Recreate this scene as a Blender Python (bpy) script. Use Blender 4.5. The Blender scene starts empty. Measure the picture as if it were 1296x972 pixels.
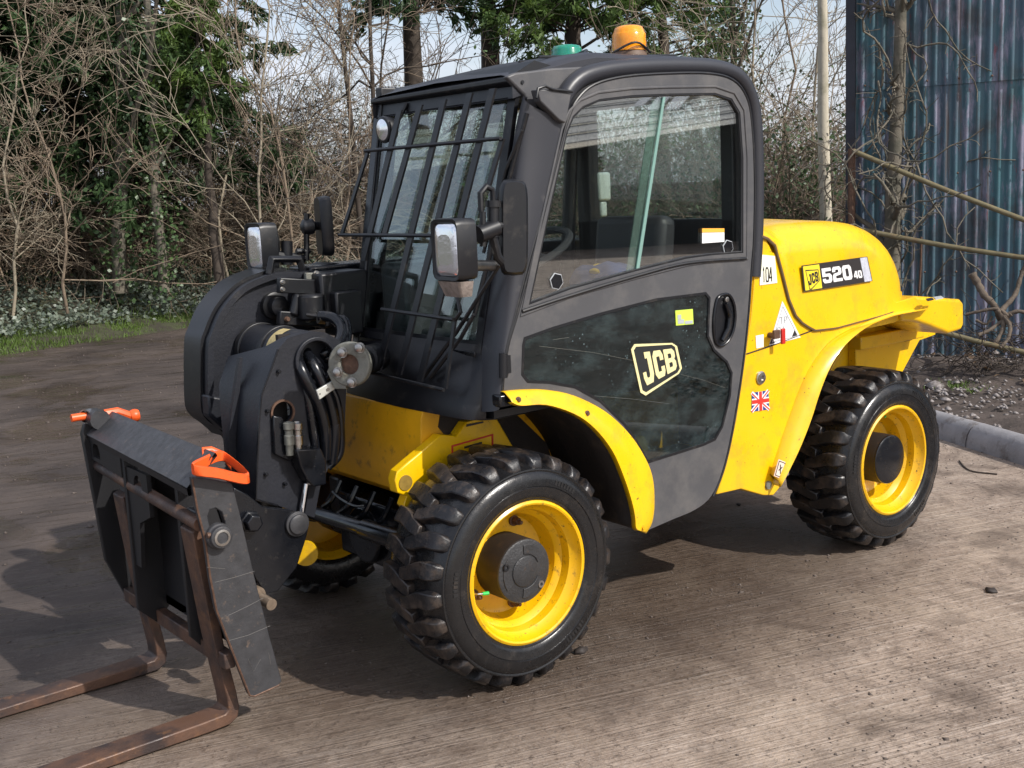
import bpy, bmesh, math, random
import numpy as np
from mathutils import Vector, Matrix, Euler
rnd = random.Random(7)
rng = np.random.default_rng(11)
S = bpy.context.scene
COL = S.collection
PI = math.pi
R = math.radians

# ------------------------------------------------------------------ camera
CAM = np.array([-2.2459, -2.8406, 1.6548])
YAW, PIT, ROL, FPX = 0.9091, 0.1680, -0.0477, 1469.09
_fw = np.array([math.cos(YAW)*math.cos(PIT), math.sin(YAW)*math.cos(PIT), -math.sin(PIT)])
_r0 = np.array([math.sin(YAW), -math.cos(YAW), 0.0]); _u0 = np.cross(_r0, _fw)
_r = _r0*math.cos(ROL)+_u0*math.sin(ROL); _u = -_r0*math.sin(ROL)+_u0*math.cos(ROL)
cd = bpy.data.cameras.new('camera'); co = bpy.data.objects.new('camera', cd); COL.objects.link(co)
co.matrix_world = Matrix(((_r[0], _u[0], -_fw[0], CAM[0]), (_r[1], _u[1], -_fw[1], CAM[1]), (_r[2], _u[2], -_fw[2], CAM[2]), (0, 0, 0, 1)))
cd.sensor_fit = 'HORIZONTAL'; cd.sensor_width = 36; cd.lens = 36*FPX/1296
cd.clip_start = 0.05; cd.clip_end = 3000
S.camera = co
S.render.resolution_x = 1024; S.render.resolution_y = 768

# ------------------------------------------------------------------ sky and sun
SUN_EL, SUN_AZ = R(40), math.atan2(-0.95, 0.30)      # direction towards the sun: +x, -y
w = bpy.data.worlds.new('World'); S.world = w; w.use_nodes = True
nt = w.node_tree; N = nt.nodes; L = nt.links; N.clear()
out = N.new('ShaderNodeOutputWorld'); bg = N.new('ShaderNodeBackground'); bg.inputs[1].default_value = 0.15
sky = N.new('ShaderNodeTexSky'); sky.sky_type = 'NISHITA'; sky.sun_disc = False
sky.sun_elevation = SUN_EL; sky.sun_rotation = PI/2-SUN_AZ; sky.dust_density = 2.0
tc = N.new('ShaderNodeTexCoord'); mp = N.new('ShaderNodeMapping'); mp.inputs['Scale'].default_value = (1, 1, 2.6)
ns = N.new('ShaderNodeTexNoise'); ns.inputs['Scale'].default_value = 2.3; ns.inputs['Detail'].default_value = 7; ns.inputs['Roughness'].default_value = .58
cr = N.new('ShaderNodeValToRGB'); cr.color_ramp.elements[0].position = .36; cr.color_ramp.elements[1].position = .62
mx = N.new('ShaderNodeMixRGB'); mx.inputs[2].default_value = (5.4, 5.6, 6.3, 1)
L.new(tc.outputs['Generated'], mp.inputs[0]); L.new(mp.outputs[0], ns.inputs['Vector']); L.new(ns.outputs[0], cr.inputs[0])
L.new(cr.outputs[0], mx.inputs[0]); L.new(sky.outputs[0], mx.inputs[1]); L.new(mx.outputs[0], bg.inputs[0]); L.new(bg.outputs[0], out.inputs[0])
sl = bpy.data.lights.new('sun', 'SUN'); sl.energy = 4.3; sl.angle = R(0.6); sl.color = (1, .96, .90)
so = bpy.data.objects.new('sun', sl); COL.objects.link(so)
_sd = Vector((math.cos(SUN_EL)*math.cos(SUN_AZ), math.cos(SUN_EL)*math.sin(SUN_AZ), math.sin(SUN_EL)))
so.rotation_euler = _sd.to_track_quat('Z', 'Y').to_euler()
S.view_settings.view_transform = 'Standard'; S.view_settings.look = 'None'
S.view_settings.exposure = 0.14; S.view_settings.gamma = 1

# ------------------------------------------------------------------ measuring helpers (metres from the survey camera)
def ray(px, py):
    return _fw + _r*(px-648)/FPX + _u*(486-py)/FPX
def U(px, py, ax, v):
    i = 'xyz'.index(ax); d = ray(px, py); return CAM + d*((v-CAM[i])/d[i])
def UP(px, py, pt, n):
    d = ray(px, py); pt = np.array(pt); n = np.array(n); return CAM + d*(((pt-CAM)@n)/(d@n))
def at(px, D, z=0.0):
    p = CAM + D*(np.array([math.cos(YAW), math.sin(YAW), 0]) + _r0*(px-648)/FPX); p[2] = z; return p
def XZ(pts, y):
    return [(U(a, b, 'y', y)[0], U(a, b, 'y', y)[2]) for a, b in pts]

# ------------------------------------------------------------------ materials
MATS = {}
def mat(name, col, rough=.5, metal=0, spec=.5, vary=0.0, vscale=8, col2=None, mixlo=.45, mixhi=.6, bump=0, bscale=60, coat=0, stretch=None, dirt=None, dscale=5, dlo=.55, dhi=.75, rvary=0, emis=None, trans=0, spots=None):
    m = bpy.data.materials.new(name); m.use_nodes = True; t = m.node_tree; n = t.nodes; l = t.links
    b = n['Principled BSDF']; b.inputs['Base Color'].default_value = (*col, 1); b.inputs['Roughness'].default_value = rough
    b.inputs['Metallic'].default_value = metal; b.inputs['Specular IOR Level'].default_value = spec; b.inputs['Coat Weight'].default_value = coat; b.inputs['Coat Roughness'].default_value = .12
    if trans: b.inputs['Transmission Weight'].default_value = trans
    geo = n.new('ShaderNodeNewGeometry'); vec = geo.outputs['Position']
    if stretch:
        mpn = n.new('ShaderNodeMapping'); mpn.inputs['Scale'].default_value = stretch[:3]
        if len(stretch) > 3: mpn.inputs['Rotation'].default_value = (0, 0, stretch[3])
        l.new(vec, mpn.inputs[0]); vec = mpn.outputs[0]
    def noise(sc, det=5, ro=.6, v=vec):
        x = n.new('ShaderNodeTexNoise'); x.inputs['Scale'].default_value = sc; x.inputs['Detail'].default_value = det; x.inputs['Roughness'].default_value = ro
        l.new(v, x.inputs['Vector']); return x.outputs[0]
    def ramp(src, lo, hi):
        x = n.new('ShaderNodeMapRange'); x.inputs[1].default_value = lo; x.inputs[2].default_value = hi; l.new(src, x.inputs[0]); return x.outputs[0]
    cur = None
    if vary or col2:
        c2 = col2 or tuple(c*(1-vary) for c in col)
        mix = n.new('ShaderNodeMixRGB'); mix.inputs[1].default_value = (*col, 1); mix.inputs[2].default_value = (*c2, 1)
        l.new(ramp(noise(vscale), mixlo, mixhi) if col2 else ramp(noise(vscale), .3, .7), mix.inputs[0]); cur = mix.outputs[0]
    if dirt:
        mix = n.new('ShaderNodeMixRGB'); mix.inputs[2].default_value = (*dirt, 1)
        if cur: l.new(cur, mix.inputs[1])
        else: mix.inputs[1].default_value = (*col, 1)
        l.new(ramp(noise(dscale, 8, .7), dlo, dhi), mix.inputs[0]); cur = mix.outputs[0]
    if spots:
        mix = n.new('ShaderNodeMixRGB'); mix.inputs[2].default_value = (*spots[0], 1); l.new(cur, mix.inputs[1]); l.new(ramp(noise(spots[1], 3, .55), spots[2], spots[2]+.03), mix.inputs[0]); cur = mix.outputs[0]
    if cur: l.new(cur, b.inputs['Base Color'])
    if rvary:
        mm = n.new('ShaderNodeMapRange'); mm.inputs[1].default_value = .3; mm.inputs[2].default_value = .7; mm.inputs[3].default_value = max(rough-rvary, .02); mm.inputs[4].default_value = rough+rvary
        l.new(noise(vscale*1.7+3), mm.inputs[0]); l.new(mm.outputs[0], b.inputs['Roughness'])
    if bump:
        bp = n.new('ShaderNodeBump'); bp.inputs['Strength'].default_value = bump; bp.inputs['Distance'].default_value = .01
        l.new(noise(bscale), bp.inputs['Height']); l.new(bp.outputs[0], b.inputs['Normal'])
    if emis: b.inputs['Emission Color'].default_value = (*emis[0], 1); b.inputs['Emission Strength'].default_value = emis[1]
    MATS[name] = m; return m
Y = mat('yellow_paint', (.86, .505, .002), .33, coat=.3, vary=.1, vscale=3, dirt=(.50, .29, .03), dscale=9, dlo=.50, dhi=.80, rvary=.12, spots=((.07, .045, .02), 75, .70))
DKB = mat('deep_black_steel', (.010, .010, .012), .5, vary=.3, dirt=(.04, .03, .025), dscale=18, dlo=.6, dhi=.8)  # blacker than the worn steel, for inner and far carriage plates
YI = mat('yellow_paint_shaded_grimy', (.80, .40, .005), .4, vary=.2, vscale=6, dirt=(.10, .055, .02), dscale=14, dlo=.55, dhi=.75)  # amber base paints in the shade on the chassis nose, grime on top
YW = mat('yellow_wheel_paint', (.86, .475, .003), .33, coat=.2, vary=.12, vscale=12, dirt=(.20, .105, .02), dscale=34, dlo=.57, dhi=.74, spots=((.05, .03, .02), 90, .68))
GREY = mat('cab_grey', (.072, .072, .077), .5, vary=.12, vscale=5, bump=.06, bscale=300, dirt=(.15, .14, .13), dscale=6, dlo=.46, dhi=.9, rvary=.08)
PIL = mat('cab_pillar_grey', (.028, .029, .036), .40, vary=.12, vscale=6, dirt=(.14, .13, .12), dscale=8, dlo=.6, dhi=.9)
BLK = mat('black_paint', (.0075, .008, .0105), .40, vary=.3, dirt=(.05, .045, .04), dscale=16, dlo=.55, dhi=.8)
BLKG = mat('black_gloss', (.007, .008, .011), .22, vary=.3, dirt=(.05, .045, .04), dscale=22, dlo=.6, dhi=.8, rvary=.1)
BOOM = mat('boom_black', (.012, .0135, .020), .48, vary=.35, vscale=10, bump=.12, bscale=90, dirt=(.06, .055, .05), dscale=12, dlo=.6, dhi=.85)
RUB = mat('tyre_rubber', (.014, .014, .015), .4, vary=.3, vscale=20, bump=.1, bscale=150, dirt=(.085, .065, .05), dscale=11, dlo=.54, dhi=.8, rvary=.12)
LUGM = mat('tread_rubber', (.011, .011, .013), .36, vary=.3, vscale=20, bump=.2, bscale=120, dirt=(.085, .062, .047), dscale=15, dlo=.47, dhi=.74, rvary=.14)
SW = mat('sidewall_rubber', (.011, .011, .012), .25, vary=.3, vscale=20, bump=.06, bscale=150, dirt=(.06, .05, .042), dscale=9, dlo=.55, dhi=.85, rvary=.09)
HUBM = mat('hub_grey', (.05, .05, .052), .42, metal=.3, vary=.3, vscale=30, bump=.3, bscale=120, dirt=(.12, .07, .04), dscale=20, dlo=.6, dhi=.8)
HUBS = mat('hub_side_brown', (.014, .009, .006), .65, vary=.4, vscale=20, dirt=(.06, .032, .012), dscale=20)
STEEL = mat('bare_steel', (.5, .48, .45), .32, metal=1, vary=.3, vscale=40, bump=.1)
CHROME = mat('chrome', (.85, .85, .87), .08, metal=1)
RUSTB = mat('rusty_bolt', (.16, .09, .06), .6, metal=.4, vary=.5, vscale=50, bump=.3)
RUST = mat('fork_rust', (.125, .066, .042), .5, metal=.2, col2=(.042, .03, .028), vscale=7, mixlo=.4, mixhi=.62, bump=.2, bscale=140, dirt=(.21, .105, .05), dscale=18, dlo=.56, dhi=.74, rvary=.14)
WORN = mat('worn_black_steel', (.045, .045, .049), .45, vary=.4, vscale=22, bump=.12, bscale=120, dirt=(.14, .10, .075), dscale=38, dlo=.60, dhi=.76, rvary=.1)
ORG = mat('orange_paint', (.85, .115, .02), .4, vary=.1, dirt=(.09, .05, .04), dscale=40, dlo=.58, dhi=.7)
RED = mat('red_plastic', (.5, .02, .015), .4)
WHITE = mat('white_vinyl', (.8, .8, .78), .45, vary=.04)
GREYT = mat('grey_print', (.4, .42, .44), .5)
DECB = mat('black_decal', (.028, .024, .024), .4)
CREAM = mat('cream_vinyl', (.78, .70, .36), .5, vary=.15, vscale=60)
DECY = mat('yellow_decal', (.80, .62, .03), .4)
GRNY = mat('green_yellow_decal', (.55, .72, .08), .5)
TAPE = mat('worn_cream_tape', (.55, .44, .2), .6, vary=.4, vscale=80)
BLUE = mat('blue_print', (.02, .04, .22), .5)
REDP = mat('red_print', (.6, .03, .02), .5)
FLG = mat('flange_grey', (.22, .22, .19), .6, metal=.3, vary=.3, vscale=30, bump=.3, dirt=(.1, .08, .05), dscale=20)
SEATM = mat('seat_vinyl', (.045, .045, .05), .5)
BLUEC = mat('blue_cloth', (.03, .07, .2), .8, vary=.3, vscale=30)
YELC = mat('yellow_cloth', (.5, .33, .03), .8)
GSTEM = mat('green_cap', (.02, .5, .08), .4)
INNER = mat('arch_liner_black', (.018, .013, .011), .7, vary=.3, bump=.2, bscale=80, dirt=(.06, .04, .025), dscale=7)

def glassmat(name, tint, base=(.02, .03, .03), dirtc=(.2, .21, .2), dl=.6, dh=.95, dm=.5, rough=.015, refl=1.52, dens=0, dsc=9, stretch=(1, 1, 1), specks=False):
    m = bpy.data.materials.new(name); m.use_nodes = True; t = m.node_tree; n = t.nodes; l = t.links; n.clear()
    o = n.new('ShaderNodeOutputMaterial'); tr = n.new('ShaderNodeBsdfTransparent'); tr.inputs[0].default_value = (*tint, 1)
    gl = n.new('ShaderNodeBsdfGlossy'); gl.inputs['Roughness'].default_value = rough; lw = n.new('ShaderNodeLayerWeight'); lw.inputs['Blend'].default_value = .5
    pw = n.new('ShaderNodeMath'); pw.operation = 'POWER'; pw.inputs[1].default_value = 4.0; l.new(lw.outputs['Facing'], pw.inputs[0])
    f0 = ((refl-1)/(refl+1))**2*1.0; fr = n.new('ShaderNodeMapRange'); fr.inputs[3].default_value = f0; fr.inputs[4].default_value = .9; l.new(pw.outputs[0], fr.inputs[0])
    mxs = n.new('ShaderNodeMixShader'); l.new(fr.outputs[0], mxs.inputs[0]); l.new(tr.outputs[0], mxs.inputs[1]); l.new(gl.outputs[0], mxs.inputs[2])
    df = n.new('ShaderNodeBsdfDiffuse'); df.inputs[0].default_value = (*dirtc, 1)
    geo = n.new('ShaderNodeNewGeometry'); mpn = n.new('ShaderNodeMapping'); mpn.inputs['Scale'].default_value = stretch; l.new(geo.outputs['Position'], mpn.inputs[0])
    x = n.new('ShaderNodeTexNoise'); x.inputs['Scale'].default_value = dsc; x.inputs['Detail'].default_value = 9; x.inputs['Roughness'].default_value = .7; l.new(mpn.outputs[0], x.inputs['Vector'])
    mr = n.new('ShaderNodeMapRange'); mr.inputs[1].default_value = dl; mr.inputs[2].default_value = dh; mr.inputs[3].default_value = dens; mr.inputs[4].default_value = dm; l.new(x.outputs[0], mr.inputs[0])
    fac = mr.outputs[0]
    if specks:
        v = n.new('ShaderNodeTexVoronoi'); v.inputs['Scale'].default_value = 48; l.new(geo.outputs['Position'], v.inputs['Vector'])
        m2 = n.new('ShaderNodeMapRange'); m2.inputs[1].default_value = .17; m2.inputs[2].default_value = .12; m2.inputs[3].default_value = 0; m2.inputs[4].default_value = .5; l.new(v.outputs[0], m2.inputs[0])
        x3 = n.new('ShaderNodeTexNoise'); x3.inputs['Scale'].default_value = 5; l.new(geo.outputs['Position'], x3.inputs['Vector'])
        m3 = n.new('ShaderNodeMapRange'); m3.inputs[1].default_value = .52; m3.inputs[2].default_value = .6; l.new(x3.outputs[0], m3.inputs[0])
        mu = n.new('ShaderNodeMath'); mu.operation = 'MULTIPLY'; l.new(m2.outputs[0], mu.inputs[0]); l.new(m3.outputs[0], mu.inputs[1])
        ma = n.new('ShaderNodeMath'); ma.operation = 'MAXIMUM'; l.new(fac, ma.inputs[0]); l.new(mu.outputs[0], ma.inputs[1]); fac = ma.outputs[0]
    m4 = n.new('ShaderNodeMixShader'); l.new(fac, m4.inputs[0]); l.new(mxs.outputs[0], m4.inputs[1]); l.new(df.outputs[0], m4.inputs[2]); l.new(m4.outputs[0], o.inputs[0])
    return m
GLD = glassmat('door_glass', (.95, .98, .965), refl=2.5, dm=.05)
GLW = glassmat('windscreen_glass', (.86, .93, .91), refl=2.0, dm=.0, dl=.9)
GLL = glassmat('lower_door_glass', (.50, .58, .56), refl=2.0, dl=.45, dh=.85, dm=.24, dirtc=(.15, .21, .22), dens=.02, dsc=9, stretch=(1, 1, 1.6), specks=True)
GLE = glassmat('glass_edge', (.35, .62, .55), refl=1.7, dirtc=(.35, .55, .5), dens=.5, dm=.7)
LENSW = mat('lamp_glass', (.95, .95, .97), .14, trans=.0, metal=.85, bump=.10, bscale=22)
LENSI = mat('indicator_lens', (.30, .25, .22), .15, bump=.4, bscale=120, vary=.5, vscale=30, coat=.5)
def lens(name, c, c2, e):
    m = mat(name, c, .18, coat=.5, vary=.2, vscale=20)
    b = m.node_tree.nodes['Principled BSDF']; b.inputs['Subsurface Weight'].default_value = .6; b.inputs['Subsurface Radius'].default_value = (.05, .03, .01); return m
ORL = lens('orange_lens', (.95, .36, .01), 0, 0)
GRL = lens('green_lens', (.01, .26, .17), 0, 0)

# ------------------------------------------------------------------ mesh helpers
ORG0 = {}   # world origin of each empty/part
class MB:
    def __init__(s): s.v = []; s.f = []
    def add(s, vs, fs):
        k = len(s.v); s.v += [tuple(map(float, p)) for p in vs]; s.f += [tuple(i+k for i in f) for f in fs]; return s
    def box(s, a, b, rot=None, c=None):
        x0, y0, z0 = a; x1, y1, z1 = b
        vs = [(x, y, z) for x in (x0, x1) for y in (y0, y1) for z in (z0, z1)]
        if rot:
            M = Euler(rot).to_matrix(); ct = Vector(c) if c else Vector(((x0+x1)/2, (y0+y1)/2, (z0+z1)/2))
            vs = [tuple(M@(Vector(v)-ct)+ct) for v in vs]
        return s.add(vs, [(0, 1, 3, 2), (4, 6, 7, 5), (0, 4, 5, 1), (2, 3, 7, 6), (0, 2, 6, 4), (1, 5, 7, 3)])
    def tube(s, path, r, n=10, cap=True, sq=None):
        P = [Vector(p) for p in path]; m = len(P); rs = r if hasattr(r, '__len__') else [r]*m
        up = Vector((0, 0, 1)); T0 = (P[1]-P[0]).normalized()
        if abs(T0.dot(up)) > .9: up = Vector((0, 1, 0))
        nrm = (up-T0*up.dot(T0)).normalized(); vs = []
        for i in range(m):
            T = ((P[min(i+1, m-1)]-P[i]).normalized()+(P[i]-P[max(i-1, 0)]).normalized())
            T = T.normalized() if T.length > 1e-6 else T0
            nrm = (nrm-T*nrm.dot(T)).normalized(); bn = T.cross(nrm)
            for k in range(n):
                a = 2*PI*k/n; vs.append(P[i]+(nrm*math.cos(a)+bn*math.sin(a))*rs[i])
        fs = [(i*n+k, i*n+(k+1) % n, (i+1)*n+(k+1) % n, (i+1)*n+k) for i in range(m-1) for k in range(n)]
        if cap: fs += [tuple(range(n-1, -1, -1)), tuple((m-1)*n+k for k in range(n))]
        return s.add(vs, fs)
    def cyl(s, a, b, r, n=20, r2=None): return s.tube([a, b], [r, r2 if r2 is not None else r], n)
    def lathe(s, prof, c, axis, n=48, closed=False, cap=True):
        """prof: list of (radius, distance along axis)"""
        A = Vector(axis).normalized(); B = A.orthogonal().normalized(); D = A.cross(B); c = Vector(c); vs = []; m = len(prof)
        for (r, h) in prof:
            for k in range(n):
                a = 2*PI*k/n; vs.append(c+A*h+(B*math.cos(a)+D*math.sin(a))*r)
        fs = [(i*n+k, i*n+(k+1) % n, ((i+1) % m)*n+(k+1) % n, ((i+1) % m)*n+k) for i in range(m if closed else m-1) for k in range(n)]
        if cap and not closed: fs += [tuple(range(n-1, -1, -1)), tuple((m-1)*n+k for k in range(n))]
        return s.add(vs, fs)
    def plate(s, outer, holes, y0, y1, f=None):
        """flat shape in (a,b) with holes, between y0 and y1; f maps (a,b,d)->xyz"""
        f = f or (lambda a, b, d: (a, d, b))
        bm = bmesh.new(); es = []
        loops = [outer]+list(holes)
        for lp in loops:
            vs = [bm.verts.new((a, b, 0)) for a, b in lp]
            for i in range(len(vs)): es.append(bm.edges.new((vs[i], vs[(i+1) % len(vs)])))
        bmesh.ops.triangle_fill(bm, edges=es, use_beauty=True, use_dissolve=False)
        bm.verts.index_update(); V = [(v.co.x, v.co.y) for v in bm.verts]; F = [[v.index for v in q.verts] for q in bm.faces]; bm.free()
        k = len(V); vs = [f(a, b, y0) for a, b in V]+[f(a, b, y1) for a, b in V]
        fs = [tuple(q) for q in F]+[tuple(i+k for i in reversed(q)) for q in F]
        o = 0
        for lp in loops:
            m = len(lp)
            for i in range(m): a, b = o+i, o+(i+1) % m; fs.append((a, b, b+k, a+k))
            o += m
        return s.add(vs, fs)
    def loft(s, rows, closed=False):
        n = len(rows[0]); vs = [p for rw in rows for p in rw]
        fs = [(i*n+k, i*n+(k+1) % n, (i+1)*n+(k+1) % n, (i+1)*n+k) for i in range(len(rows)-1) for k in range(n if closed else n-1)]
        return s.add(vs, fs)
def mkmesh(name, v, f, m, smooth=35, recalc=True):
    me = bpy.data.meshes.new(name); me.from_pydata(v, [], f)
    if recalc:
        bm = bmesh.new(); bm.from_mesh(me); bmesh.ops.recalc_face_normals(bm, faces=bm.faces); bm.to_mesh(me); bm.free()
    if smooth:
        me.polygons.foreach_set('use_smooth', [True]*len(me.polygons)); me.set_sharp_from_angle(angle=R(smooth))
    me.materials.append(m); return me
def obj(name, mb, m, parent=None, smooth=35, bevel=0, seg=2, org=None, label=None, solid=0, sub=0):
    V = np.array(mb.v); c = np.array(org) if org is not None else (V.min(0)+V.max(0))/2
    me = mkmesh(name, [tuple(p) for p in V-c], mb.f, m, smooth)
    o = bpy.data.objects.new(name, me); COL.objects.link(o)
    if parent is not None:
        o.parent = parent; o.location = Vector(c)-ORG0[parent.name]
    else: o.location = c
    ORG0[o.name] = Vector(c)
    if solid: q = o.modifiers.new('s', 'SOLIDIFY'); q.thickness = solid; q.offset = 0
    if bevel: q = o.modifiers.new('b', 'BEVEL'); q.width = bevel; q.segments = seg; q.limit_method = 'ANGLE'; q.angle_limit = R(40); q.harden_normals = False
    if sub: q = o.modifiers.new('u', 'SUBSURF'); q.levels = sub; q.render_levels = sub
    if label: o['label'] = label
    return o
def empty(name, loc, label, cat, group=None):
    o = bpy.data.objects.new(name, None); COL.objects.link(o); o.location = loc; ORG0[o.name] = Vector(loc); tag(o, label, cat, group); return o
def tag(o, label=None, cat=None, group=None, kind=None):
    if label: o['label'] = label
    if cat: o['category'] = cat
    if group: o['group'] = group
    if kind: o['kind'] = kind
    return o
def inst(src, parent, loc, rot=(0, 0, 0), scale=None):
    o = src.copy(); COL.objects.link(o); o.parent = parent; o.location = loc; o.rotation_euler = rot
    if scale: o.scale = scale
    return o
def spl(pts, n=8, closed=False):
    """Catmull-Rom through the points"""
    P = [np.array(p, float) for p in pts]; m = len(P); o = []
    for i in range(m if closed else m-1):
        if closed: a, b, c, d = P[i-1], P[i], P[(i+1) % m], P[(i+2) % m]
        else: a, b, c, d = P[max(i-1, 0)], P[i], P[i+1], P[min(i+2, m-1)]
        for k in range(n):
            t = k/n; o.append(.5*((2*b)+(c-a)*t+(2*a-5*b+4*c-d)*t*t+(3*b-a-3*c+d)*t**3))
    if not closed: o.append(P[-1])
    return o
def s2(pts, n=6, closed=False): return [tuple(p) for p in spl(pts, n, closed)]
def offset_loop(lp, d):
    o = []; m = len(lp); A = sum(lp[i][0]*lp[(i+1) % m][1]-lp[(i+1) % m][0]*lp[i][1] for i in range(m))
    sg = 1 if A > 0 else -1
    for i in range(m):
        p0, p1, p2 = np.array(lp[i-1]), np.array(lp[i]), np.array(lp[(i+1) % m])
        a = p1-p0; b = p2-p1; a = a/(np.linalg.norm(a)+1e-9); b = b/(np.linalg.norm(b)+1e-9)
        n1 = np.array([a[1], -a[0]]); n2 = np.array([b[1], -b[0]]); nn = n1+n2; nn = nn/(np.linalg.norm(nn)+1e-9)
        k = d*sg/max(nn@n1, .5); o.append(tuple(p1+nn*k))
    return o     # d>0 grows outwards
def quadmap(c):
    c = [np.array(p) for p in c]   # TL TR BR BL
    nrm = np.cross(c[1]-c[0], c[3]-c[0]); nrm = nrm/np.linalg.norm(nrm)
    if nrm@(CAM-c[0]) < 0: nrm = -nrm
    def f(u, v, d=0): return (c[0]*(1-u)+c[1]*u)*(1-v)+(c[3]*(1-u)+c[2]*u)*v+nrm*d
    return f
def ribbon(mb, pts, wd, q, d0, d1, closed=False):
    """thick stroke in the unit square mapped on quad q"""
    m = len(pts); Lf = []; Rt = []
    for i in range(m):
        p = np.array(pts[i], float)
        a = p-np.array(pts[i-1], float) if (i > 0 or closed) else None
        b = np.array(pts[(i+1) % m], float)-p if (i < m-1 or closed) else None
        a = a/np.linalg.norm(a) if a is not None else None; b = b/np.linalg.norm(b) if b is not None else None
        if a is None: a = b
        if b is None: b = a
        n1 = np.array([a[1], -a[0]]); n2 = np.array([b[1], -b[0]]); nn = n1+n2; nn = nn/(np.linalg.norm(nn)+1e-9); k = .5/max(nn@n1, .4)
        wx, wy = (wd if hasattr(wd, '__len__') else (wd, wd)); o = nn*k*np.array([wx, wy]); Lf.append(p+o); Rt.append(p-o)
    vs = []
    for i in range(m):
        for pt in (Lf[i], Rt[i]):
            for d in (d0, d1): vs.append(q(pt[0], pt[1], d))
    fs = []
    for i in range(m if closed else m-1):
        j = (i+1) % m; a, b = i*4, j*4; fs += [(a+1, a+3, b+3, b+1), (a, b, b+2, a+2), (a, a+1, b+1, b), (a+2, b+2, b+3, a+3)]
    if not closed: fs += [(0, 2, 3, 1), (4*m-4, 4*m-3, 4*m-1, 4*m-2)]
    mb.add(vs, fs)
GP_ = {'J': ([(.42, 0), (.98, 0), (.98, .75), (.80, 1), (.15, 1), (0, .78), (0, .6), (.3, .6), (.3, .74), (.36, .8), (.55, .8), (.62, .72), (.62, .2), (.42, .2)], []),
       'C': ([(.2, 0), (.85, 0), (1, .18), (1, .38), (.66, .38), (.66, .22), (.38, .22), (.34, .26), (.34, .74), (.38, .78), (.66, .78), (.66, .62), (1, .62), (1, .82), (.85, 1), (.2, 1), (0, .82), (0, .18)], []),
       'B': ([(0, 0), (.82, 0), (1, .14), (1, .38), (.88, .49), (1, .6), (1, .86), (.82, 1), (0, 1)], [[(.34, .2), (.62, .2), (.66, .25), (.66, .36), (.62, .41), (.34, .41)], [(.34, .59), (.62, .59), (.66, .64), (.66, .75), (.62, .8), (.34, .8)]]),
       '5': ([(0, 0), (.98, 0), (.98, .22), (.34, .22), (.34, .38), (.82, .38), (1, .52), (1, .84), (.82, 1), (.15, 1), (0, .84), (0, .7), (.32, .7), (.36, .8), (.62, .8), (.68, .74), (.68, .62), (.62, .57), (0, .57)], []),
       '2': ([(.15, 0), (.85, 0), (1, .16), (1, .42), (.85, .56), (.36, .62), (.34, .66), (.34, .8), (1, .8), (1, 1), (0, 1), (0, .62), (.14, .46), (.62, .40), (.67, .36), (.67, .24), (.62, .2), (.38, .2), (.33, .26), (.33, .34), (0, .34), (0, .16)], []),
       '0': ([(.16, 0), (.84, 0), (1, .16), (1, .84), (.84, 1), (.16, 1), (0, .84), (0, .16)], [[(.38, .22), (.62, .22), (.67, .28), (.67, .72), (.62, .78), (.38, .78), (.33, .72), (.33, .28)]]),
       '4': ([(.50, 0), (.9, 0), (.9, .62), (1, .62), (1, .8), (.9, .8), (.9, 1), (.6, 1), (.6, .8), (0, .8), (0, .62)], [[(.6, .28), (.6, .62), (.3, .62)]])}
def glyph(ch, q, u0, v0, u1, v1, d0, d1, sl=0):
    o, h = GP_[ch]; mb = MB(); F_ = lambda a, b, d: q(u0+(u1-u0)*a+sl*(1-b), v0+(v1-v0)*b, d)
    mb.plate(o, h, d0, d1, f=F_); return mb
GL = {'J': [(.25, .02), (.95, .02), (.68, .02), (.68, .8), (.55, .97), (.2, .97), (.05, .8), (.05, .62)],
      'C': [(.95, .32), (.95, .12), (.8, .02), (.2, .02), (.06, .15), (.06, .85), (.2, .98), (.8, .98), (.95, .88), (.95, .68)],
      'B': [(.08, .0), (.75, .02), (.92, .12), (.92, .38), (.78, .49), (.1, .49), (.78, .5), (.94, .62), (.94, .88), (.8, .98), (.08, .98), (.08, .02)],
      '5': [(.95, .04), (.08, .04), (.08, .44), (.8, .44), (.94, .56), (.94, .84), (.8, .96), (.2, .96), (.05, .82), (.05, .74)],
      '2': [(.06, .26), (.06, .16), (.2, .04), (.8, .04), (.94, .16), (.94, .36), (.8, .48), (.2, .52), (.06, .64), (.06, .96), (.96, .96)],
      '0': [(.2, .04), (.8, .04), (.94, .18), (.94, .82), (.8, .96), (.2, .96), (.06, .82), (.06, .18), (.2, .04), (.5, .04)],
      '4': [(.75, 1.0), (.75, .02), (.68, .02), (.06, .66), (.06, .72), (.98, .72)],
      '1': [(.25, .2), (.55, .03), (.55, 1.0)], 'T': [(.02, .04), (.98, .04), (.5, .04), (.5, 1)], 'P': [(.1, 1), (.1, .04), (.8, .04), (.92, .2), (.92, .4), (.8, .54), (.1, .54)],
      'S': [(.95, .2), (.8, .04), (.2, .04), (.06, .2), (.06, .38), (.2, .48), (.8, .52), (.94, .64), (.94, .82), (.8, .96), (.2, .96), (.06, .82)],
      'I': [(.5, 0), (.5, 1)], 'k': [(.1, 0), (.1, 1), (.1, .6), (.8, .25), (.4, .5), (.85, 1)], 'g': [(.9, .9), (.9, .3), (.2, .3), (.1, .5), (.2, .8), (.9, .8)]}
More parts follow.
